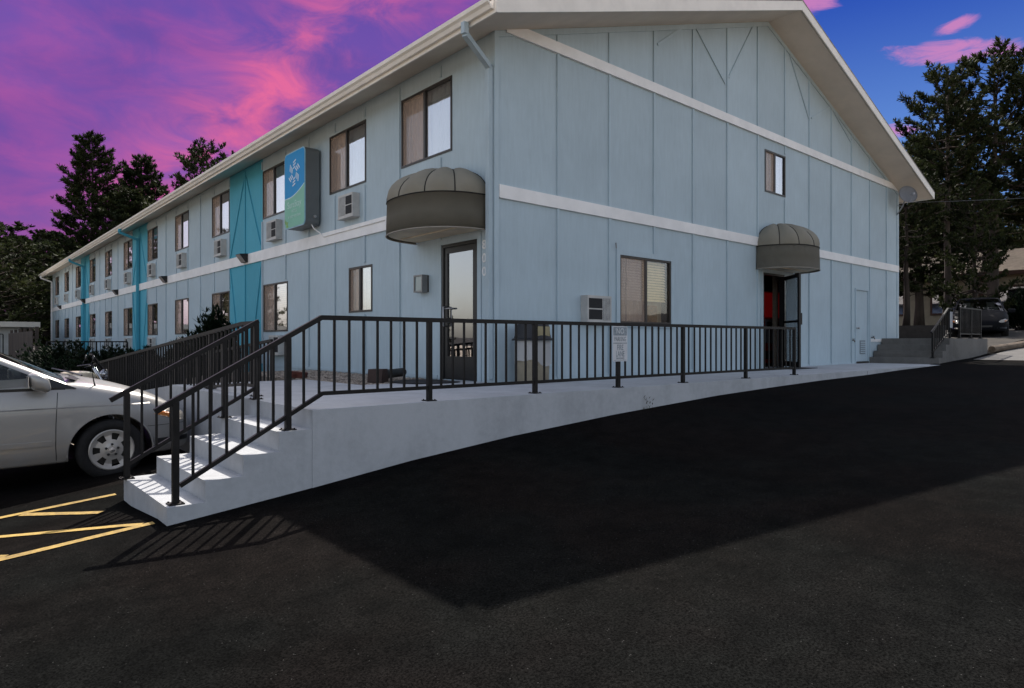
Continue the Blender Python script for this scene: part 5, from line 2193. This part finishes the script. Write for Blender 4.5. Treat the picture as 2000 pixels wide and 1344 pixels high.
def pine_meshes(seed, H, base, R, nb, shape=0.75, needle=0.34, dens=1.0, lean=0.0):
    rng = random.Random(seed)
    bt = bmesh.new()
    tp = []
    lx, ly = rng.uniform(-1, 1) * lean, rng.uniform(-1, 1) * lean
    for k in range(9):
        f = k / 8
        tp.append(Vector((lx * f * f * H * 0.1 + 0.05 * math.sin(k * 1.7 + seed), ly * f * f * H * 0.1 + 0.05 * math.cos(k * 2.1), f * H * 0.985)))
    r0 = 0.016 * H + 0.05
    bm_tube(bt, tp, [r0 * (1 - 0.93 * (k / 8)) * (1.25 if k == 0 else 1) for k in range(9)], 9)
    V, F = [], []

    def axis(z):
        f = min(0.999, z / (H * 0.985)) * 8
        i = int(f)
        return tp[i].lerp(tp[i + 1], f - i)
    nw = max(8, nb // 5)
    for b in range(nb):
        wv = b // 5
        f = (wv + 0.5 + rng.uniform(-0.22, 0.22)) / nw
        if f >= 1 or rng.random() < 0.10:
            continue
        z = H * (base + (0.985 - base) * f)
        # crown outline: rounded cone, tiers of uneven branches with gaps between them
        prof = ((1 - f) ** shape) * min(1.0, 0.5 + f * 2.6)
        ln = R * prof * rng.uniform(0.6, 1.12) * (1.1 if wv % 2 else 0.88) + 0.35
        az = b * 1.2566 + wv * 0.7 + rng.uniform(-0.4, 0.4)
        up = 0.6 * f - 0.14 + rng.uniform(-0.12, 0.15)
        d = Vector((math.cos(az), math.sin(az), up)).normalized()
        p0 = axis(z)
        pts = [p0 + d * ln * t + Vector((0, 0, ln * 0.20 * t * t - ln * 0.10 * math.sin(t * 3.1))) for t in (0, 0.35, 0.7, 1.0)]
        bm_tube(bt, pts, [0.012 * ln + 0.018, 0.010 * ln + 0.010, 0.006 * ln + 0.006, 0.004], 5, False)
        ns = max(4, int(ln * 3.6 * dens))
        for s in range(ns):
            t = 0.34 + 0.66 * ((s + rng.random()) / ns) ** 0.75
            q = pts[0].lerp(pts[1], t / 0.35) if t < 0.35 else (pts[1].lerp(pts[2], (t - 0.35) / 0.35) if t < 0.7 else pts[2].lerp(pts[3], (t - 0.7) / 0.3))
            sl = ln * (0.30 - 0.14 * t) * rng.uniform(0.4, 1.2) + 0.10
            a2 = az + rng.choice((-1, 1)) * rng.uniform(0.3, 1.25)
            sd_ = Vector((math.cos(a2), math.sin(a2), up + rng.uniform(0.05, 0.75))).normalized()
            e = q + sd_ * sl
            bm_tube(bt, [q, e], [0.012, 0.005], 4, False)
            m = max(2, int(sl / 0.28))
            for k in range(m):
                c = q.lerp(e, (k + 1) / m) + Vector((rng.uniform(-1, 1), rng.uniform(-1, 1), rng.uniform(-0.4, 0.6))) * 0.10
                tuft(V, F, c, sd_ + Vector((0, 0, 0.5)), needle * rng.uniform(0.8, 1.2), rng)
    for k in range(5):
        tuft(V, F, axis(H * (0.95 + 0.01 * k)), Vector((0, 0, 1)), needle, rng, 10)
    tm, _ = to_mesh(bt, 'trunk', BARK, True, recenter=False)
    cm = bpy.data.meshes.new('crown')
    cm.from_pydata(V, [], F)
    cm.materials.append(NEEDLE)
    return tm, cm


PINES = [pine_meshes(11, 20, 0.14, 4.1, 200, 0.6, 0.36, 2.2), pine_meshes(23, 18, 0.18, 3.7, 175, 0.62, 0.36, 2.2), pine_meshes(37, 16, 0.28, 4.2, 105, 0.42, 0.31, 1.6, lean=0.3), pine_meshes(53, 8, 0.10, 3.0, 85, 0.7, 0.22, 1.6), pine_meshes(71, 16, 0.42, 3.3, 85, 0.45, 0.31, 2.0, lean=0.2)]


def pine(kind, x, y, H, rz, label, wide=1.0, group='pines around the motel'):
    Hs = (20, 18, 16, 8, 16)[kind]
    s = H / Hs
    z = gz(x, y) - 0.1
    T = empty('pine_tree', (x, y, z), label, 'tree', group)
    for nm, me in zip(('trunk', 'crown'), PINES[kind]):
        o = place(nm, me, (x, y, z), T)
    T.rotation_euler = (0, 0, rz)
    T.scale = (s * wide, s * wide, s)
    return T


pine(0, 5.3, 65.2, 20.6, 0.3, 'tallest dark pine rising above the far end of the motel roof')
pine(1, 9.7, 66.7, 19.6, 1.3, 'pine close to the right of the tallest one above the far roof end')
pine(2, 13.2, 58.3, 19.6, 2.1, 'lone pine top showing over the middle of the motel eaves')
pine(3, -1.6, 54, 10.0, 0.2, 'broad dark pine at the far left edge of the view', 1.5)
pine(3, 1.2, 61, 10.4, 1.9, 'dark pine between the far left edge and the motel end', 1.4)
pine(1, 2.6, 72, 12.0, 2.6, 'dark pine filling the gap behind the low white-roofed building', 1.3)
pine(3, -3.4, 47, 8.2, 3.3, 'bushy pine just behind the low white-roofed building', 1.4)
pine(1, 7.5, 60, 15.0, 4.4, 'lower dark pine below the tallest one at the far roof end', 1.35)
pine(1, 1.0, 84, 12.5, 4.0, 'distant pine behind the dark trees at the far left', 1.4)
pine(3, 3.4, 52, 8.5, 5.0, 'bushy pine close behind the far end wall of the motel', 1.5)
pine(4, 35.5, 4.2, 14.2, 0.8, 'tall slim pine nearest the gable roof on the right', 0.85)
pine(4, 39.7, 3.1, 15.8, 2.9, 'tallest wide pine at the upper right', 1.12)
pine(1, 43.3, 8.0, 12.6, 1.2, 'pine half hidden behind the gable roof edge on the right', 1.2)
pine(4, 43.8, 2.0, 12.8, 4.1, 'pine cut by the right edge of the view', 1.2)
pine(4, 29.6, 4.3, 8.4, 0.4, 'small dark-trunked pine right behind the motel gable corner', 1.0)
pine(3, 31.6, 2.0, 7.2, 1.7, 'low conical pine in front of the beige house', 0.72)
pine(1, 58, 17.0, 12.0, 3.3, 'distant pine behind the beige house, nearest the motel', 1.6)
pine(0, 60, 9.5, 12.5, 5.2, 'distant pine behind the middle of the beige house', 1.5)
pine(1, 61, 2.5, 12.5, 0.6, 'distant pine behind the right end of the beige house', 1.6)
pine(1, 66, 13.0, 12.0, 2.2, 'far pine in the back row, between the two nearest the motel', 1.7)
pine(0, 67, 5.5, 12.5, 1.1, 'far pine in the back row behind the tallest right-hand tree', 1.6)
pine(1, 68, -2.0, 12.5, 4.4, 'far pine in the back row at the right edge of the view', 1.7)
pine(3, 74, 20.0, 11.0, 0.4, 'low broad pine of the far hillside row, closest to the motel roof edge', 2.0)
pine(3, 76, 14.5, 11.5, 1.4, 'low broad pine of the far hillside row, second from the motel roof edge', 2.0)
pine(3, 77, 9.0, 11.5, 2.4, 'low broad pine of the far hillside row, third from the motel roof edge', 2.0)
pine(3, 78, 3.5, 11.0, 3.4, 'low broad pine of the far hillside row, fourth from the motel roof edge', 2.0)
REFL = 'pine across the parking lot, seen only mirrored in the window panes'
rng = random.Random(77)
for x, y, H, k in ((-44, 40, 5.5, 3), (-52, 62, 6, 3), (-33, 50, 6.5, 3), (-28, 66, 9, 1), (-40, 70, 8, 0), (-22, 78, 15, 2), (-16, 92, 16, 0), (-30, 96, 16, 1), (-10, 110, 15, 2), (-60, 34, 6, 3), (-64, 52, 7, 3),
                   (-20, 64, 9, 3), (44, -18, 9, 3), (52, -26, 11, 1), (60, -30, 12, 0)):
    t_ = pine(k, x, y, H, rng.uniform(0, 6), REFL, rng.uniform(1.0, 1.3), 'pines across the lot mirrored in the glass')


def shrub(x, y, z, h, w, seed, label, n=260, needle=0.13, style='round', name='shrub'):
    rng = random.Random(seed)
    T = empty(name, (x, y, z), label, 'shrub', 'evergreen shrubs along the motel')
    bt = bmesh.new()
    V, F = [], []
    for b in range(n):
        az, rr = rng.uniform(0, 6.283), math.sqrt(rng.random())
        hh = (1 - rr * rr * 0.55) * h * rng.uniform(0.55, 1.0)
        p0 = Vector((x + math.cos(az) * rr * w * 0.25, y + math.sin(az) * rr * w * 0.25, z))
        p1 = Vector((x + math.cos(az) * rr * w, y + math.sin(az) * rr * w, z + hh))
        if b % 4 == 0:
            bm_tube(bt, [p0, p0.lerp(p1, 0.6) + Vector((0, 0, -0.05 * h)), p1], [0.014, 0.008, 0.003], 4, False)
        d = (p1 - p0).normalized() + Vector((0, 0, 1.4 if style == 'candle' else 0.4))
        m = 6 if style == 'candle' else 4
        for k in range(m):
            q = p1 - d.normalized() * (k * needle * (0.8 if style == 'candle' else 1.0)) + Vector((rng.uniform(-1, 1), rng.uniform(-1, 1), rng.uniform(-1, 1))) * 0.05
            tuft(V, F, q, d, needle * rng.uniform(0.8, 1.25), rng, 9, 0.016)
    part('stem', bt, BARK, T)
    cm = bpy.data.meshes.new('foliage')
    cm.from_pydata([tuple(Vector(v) - Vector((x, y, z))) for v in V], [], F)
    cm.materials.append(SHRUBM)
    place('foliage', cm, (x, y, z), T)


shrub(-1.15, 8.7, -0.35, 1.72, 0.55, 1, 'upright dwarf pine behind the ramp railing, in front of the motel windows', 150, 0.17, 'candle')
shrub(-1.3, 10.0, -0.6, 1.45, 0.6, 2, 'shorter dwarf pine just beyond the upright one', 150, 0.17, 'candle')
shrub(-2.6, 13.2, -0.85, 1.35, 0.95, 3, 'dark round shrub beyond the foot of the ramp, nearest the railing', 300)
shrub(-3.1, 15.2, -0.9, 1.5, 1.05, 4, 'dark round shrub in the middle of the row beyond the ramp', 300)
shrub(-3.4, 17.6, -0.9, 1.45, 1.1, 5, 'dark round shrub at the far end of the row beyond the ramp', 300)
shrub(-1.9, 12.2, -0.8, 1.25, 0.85, 6, 'dark shrub close to the wall below the ground-floor windows', 260)
shrub(-1.6, 16.5, -0.85, 1.3, 0.9, 7, 'dark shrub close to the wall behind the row beyond the ramp', 240)
shrub(33.0, 0.4, 1.1, 2.1, 0.9, 8, 'dark rounded bush beside the raised walkway at the right', 320, 0.2)
shrub(38, -0.6, 1.25, 1.2, 1.3, 9, 'dark low bush at the right edge below the pines', 320, 0.2)

rng = random.Random(12)
WV, WF = [], []
for k in range(5):
    p = Vector((1.03 + rng.uniform(-0.09, 0.09), -1.885 - rng.uniform(0, 0.04), gz(1.0, -1.9)))
    for q in range(3):
        tuft(WV, WF, p + Vector((rng.uniform(-0.03, 0.03), 0, q * rng.uniform(0.03, 0.08))), Vector((rng.uniform(-0.5, 0.5), -0.3, 1)), 0.05, rng, 3, 0.003)
wm = bpy.data.meshes.new('weed')
wm.from_pydata([tuple(Vector(v) - Vector((1.03, -1.89, gz(1.0, -1.9)))) for v in WV], [], WF)
wm.materials.append(mat_leaf('weed_leaf', (0.05, 0.06, 0.02), (0.12, 0.10, 0.05)))
o = place('weed', wm, (1.03, -1.89, gz(1.0, -1.9)))
tag(o, 'tiny dry weed growing at the foot of the walkway wall', 'weed')
# ------------------------------------------------------------------ left background: low building and fence
LB = empty('low_building', (-6.6, 39, -0.95), 'low building with a broad white flat roof edge at the far left', 'building')
bm = bmesh.new()
bm_box(bm, -11.4, -2.4, 37.2, 43, -1.0, 1.36)
part('wall', bm, mat('low_wall', (0.46, 0.45, 0.43), 0.8, 0.08, 2), LB)
bm = bmesh.new()
bm_box(bm, -12, -1.6, 36.6, 43.6, 1.362, 1.64)
part('roof', bm, mat('roof_edge', (0.60, 0.55, 0.48), 0.6, 0.05, 2), LB, bevel=0.02)
bm = bmesh.new()
bm_box(bm, -5.2, -4.3, 37.16, 37.199, -0.95, 1.1)
DL = part('door', bm, mat('low_door', (0.30, 0.30, 0.30), 0.6), LB)
bm = bmesh.new()
bm_box(bm, -9.5, -8.3, 37.16, 37.199, 0.2, 1.0)
part('window', bm, MATS['window_glass'], LB)
FN = empty('slat_fence', (-3.2, 23, -0.95), 'tall dark slatted fence running away beside the low building', 'fence')
WOODD = mat('dark_slat', (0.07, 0.052, 0.042), 0.75, 0.25, 10, stretch=(1, 1, 0.15))
rng = random.Random(3)
for k in range(50):
    y = 23.0 + k * 0.205
    bm = bmesh.new()
    h = 0.98 + rng.uniform(-0.012, 0.012)
    bm_box(bm, -3.22, -3.20, y, y + 0.13, -0.9, h)
    part('slat', bm, WOODD, FN)
for zz in (-0.5, 0.7):
    bm = bmesh.new()
    bm_box(bm, -3.198, -3.15, 22.9, 33.3, zz, zz + 0.09)
    part('rail', bm, WOODD, FN)
for k in range(6):
    y = 22.9 + k * 2.06
    bm = bmesh.new()
    bm_box(bm, -3.148, -3.04, y - 0.05, y + 0.05, -1.0, 1.14)
    part('post', bm, WOODD, FN)
ys2 = [-10.6 + 1.2 * k for k in range(7)]
railing('thin black metal fence in front of the low white-roofed building', [(-10.6, 0.95), (-3.4, 0.95)], [(-10.6, -0.7), (-3.4, -0.7)], [(s, -1.02) for s in ys2], [v for a, b in zip(ys2, ys2[1:]) for v in between(a, b, 10)], lambda s: (s, 33.6), name='metal_fence', cat='fence', kw=0.018, tw=0.04, bw=0.03, plates=False)
ys3 = [-3.0 + 0.5 * k for k in range(6)]
railing('low black metal fence crossing behind the shrubs by the motel end', [(-3.0, 0.58), (-0.5, 0.58)], [(-3.0, -0.5), (-0.5, -0.5)], [(s, -0.95) for s in ys3], [v for a, b in zip(ys3, ys3[1:]) for v in between(a, b, 4)], lambda s: (s, 21.0), name='metal_fence', cat='fence', kw=0.018, tw=0.045, bw=0.03, plates=False)

# ------------------------------------------------------------------ right background: raised walkway, house, parked car
RW = empty('raised_walkway', (15.5, -1, 0))
tag(RW, kind='structure')
for i in range(4):
    bm = bmesh.new()
    bm_box(bm, 13.42 + i * 0.29, 13.42 + (i + 1) * 0.29 + 0.01, -1.70, -0.03, -0.2, 0.172 * (i + 1) - 0.01)
    part('step', bm, CONC2, RW, bevel=0.01)
bm = bmesh.new()
poly = [(14.59, -1.70), (14.95, -1.75), (15.6, -1.84), (16.5, -1.86), (17.3, -1.84), (17.35, -0.4), (24, 4.0), (24, 8), (15.8, 8), (15.66, -0.03), (14.59, -0.03)]
a = [bm.verts.new((x, y, -0.3)) for x, y in poly]
b = [bm.verts.new((x, y, 0.672)) for x, y in poly]
bm.faces.new(a[::-1])
bm.faces.new(b)
for i in range(len(poly)):
    bm.faces.new((a[i], a[(i + 1) % len(poly)], b[(i + 1) % len(poly)], b[i]))
part('platform', bm, CONC2, RW, bevel=0.015)
railing('short black railing on the concrete steps at the right', [(13.35, 0.82), (14.7, 1.48), (15.0, 1.49)], [(13.40, 0.3), (14.7, 0.82), (15.0, 0.82)], [(13.45, 0.16), (14.85, 0.672)], between(13.45, 14.85, 10), lambda s: (s, -1.55), kw=0.02)
railing('black railing along the raised concrete platform at the right', [(15.1, 1.52), (17.2, 1.52)], [(15.1, 0.80), (17.2, 0.80)], [(15.15, 0.672), (16.2, 0.672), (17.15, 0.672)], between(15.15, 16.2, 9) + between(16.2, 17.15, 8), lambda s: (s, -1.7), kw=0.02)
bm = bmesh.new()
bm_prism(bm, rrect(14.74, 14.96, 0.96, 1.40, 0.02, 4), 1.585, 1.59, 'G')
o = part('notice_plate', bm, mat('plate_grey', (0.42, 0.43, 0.46), 0.4, 0.05, 6))
tag(o, 'blank grey-white notice plate on the railing of the right-hand steps', 'sign')
bm = bmesh.new()
bm_tube(bm, [(17.5, -1.9, gz(17.5, -1.9) + 0.1), (19.6, -2.3, gz(19.6, -2.3) + 0.1)], 0.1, 10)
o = part('timber_log', bm, mat('log_wood', (0.16, 0.12, 0.085), 0.9, 0.3, 8, stretch=(0.3, 1, 1)))
tag(o, 'round timber log lying on the lot beyond the raised platform', 'log')
# concrete apron in the sun
bm = bmesh.new()
xs_ = [15.0, 17.3, 19, 22, 26, 30]
V0 = [bm.verts.new((x, -2.05 - (x - 15) * 0.02, gz(x, -2.1) + 0.012)) for x in xs_]
V1 = [bm.verts.new((x, -4.2 - (x - 15) * 0.22, gz(x, -5) + 0.012)) for x in xs_]
for i in range(len(xs_) - 1):
    bm.faces.new((V0[i], V1[i], V1[i + 1], V0[i + 1]))
o = part('driveway', bm, mat_concrete('drive_concrete', (0.13, 0.125, 0.12), 0.3))
tag(o, kind='structure')
# beige house
HS = empty('beige_house', (50, 7.5, 1.6), 'beige house with brown-trimmed windows behind the pines at the right', 'house')
HM = mat('house_stucco', (0.30, 0.245, 0.175), 0.85, 0.1, 2, 0.2, 20)
HB = mat('brown_trim', (0.07, 0.03, 0.02), 0.7, 0.15, 6)
bm = bmesh.new()
bm_box(bm, 48, 56, -2, 17, 1.2, 5.3)
part('wall', bm, HM, HS)
bm = bmesh.new()
A4 = [bm.verts.new(p) for p in ((47.3, -2.8, 5.22), (47.3, 17.8, 5.22), (52, 17.8, 7.2), (52, -2.8, 7.2), (56.7, -2.8, 5.22), (56.7, 17.8, 5.22))]
bm.faces.new((A4[0], A4[1], A4[2], A4[3]))
bm.faces.new((A4[3], A4[2], A4[5], A4[4]))
bmesh.ops.solidify(bm, geom=bm.faces[:], thickness=0.18)
part('roof', bm, mat('tan_roof', (0.20, 0.16, 0.125), 0.85, 0.15, 3), HS)
bm = bmesh.new()
bm_box(bm, 47.22, 47.30, -2.8, 17.8, 5.0, 5.26)
part('fascia', bm, HB, HS)
for y0, y1, z0, z1 in ((3.0, 4.6, 2.6, 4.2), (7.0, 8.6, 2.6, 4.2), (10.5, 12.1, 2.6, 4.2), (-1.2, 0.4, 2.6, 4.2)):
    bm = bmesh.new()
    bm_box(bm, 47.94, 47.999, y0 - 0.12, y1 + 0.12, z0 - 0.15, z0)
    bm_box(bm, 47.94, 47.999, y0 - 0.12, y1 + 0.12, z1, z1 + 0.15)
    bm_box(bm, 47.94, 47.999, y0 - 0.12, y0, z0, z1)
    bm_box(bm, 47.94, 47.999, y1, y1 + 0.12, z0, z1)
    W = part('window', bm, HB, HS)
    bm = bmesh.new()
    bm_box(bm, 47.97, 47.998, y0, y1, z0, z1)
    part('pane', bm, MATS['door_glass'], W)
for y in (5.5, 13.5):
    bm = bmesh.new()
    bm_box(bm, 47.9, 47.998, y, y + 0.3, 1.3, 5.0)
    part('pilaster', bm, HB, HS)
# dark shed just past the corner
SH = empty('dark_shed', (20.5, 3.0, 0.9), 'dark grey shed wall just beyond the far gable corner', 'shed')
bm = bmesh.new()
bm_box(bm, 25.2, 28.0, 5.2, 8.4, 0.9, 5.3)
part('wall', bm, mat('shed_grey', (0.05, 0.047, 0.048), 0.8, 0.15, 3), SH)
bm = bmesh.new()
vs = bm_box(bm, 24.9, 28.3, 5.0, 8.7, 5.301, 5.42)
part('roof', bm, mat('shed_roof', (0.22, 0.21, 0.20), 0.7), SH)
# low dark timber edge in front of the house
bm = bmesh.new()
bm_box(bm, 23.0, 23.3, 0.9, 12.0, 0.4, 1.22)
o = part('retaining_wall', bm, mat('dark_timber', (0.03, 0.025, 0.022), 0.9, 0.2, 5))
tag(o, 'low dark timber retaining wall behind the raised platform', 'wall')
DKP = mat('dark_car_paint', (0.006, 0.0065, 0.008), 0.6, 0.1, 4, spec=0.06)
minivan('dark vehicle parked behind the black platform railing at the right', 'car', DKP, (24.9, 0.2, gz(25.5, -1.2) - 0.05), RAD(194))
# utility wire
bm = bmesh.new()
bm_tube(bm, [Vector((15.7, 0.2, 4.75)).lerp(Vector((60, -8, 13.5)), k / 12) + Vector((0, 0, -1.0 * math.sin(math.pi * k / 12))) for k in range(13)], 0.007, 5)
o = part('utility_wire', bm, MATS['black_frame'], None, smooth=True)
tag(o, 'thin utility wire running right from the far gable corner', 'wire')
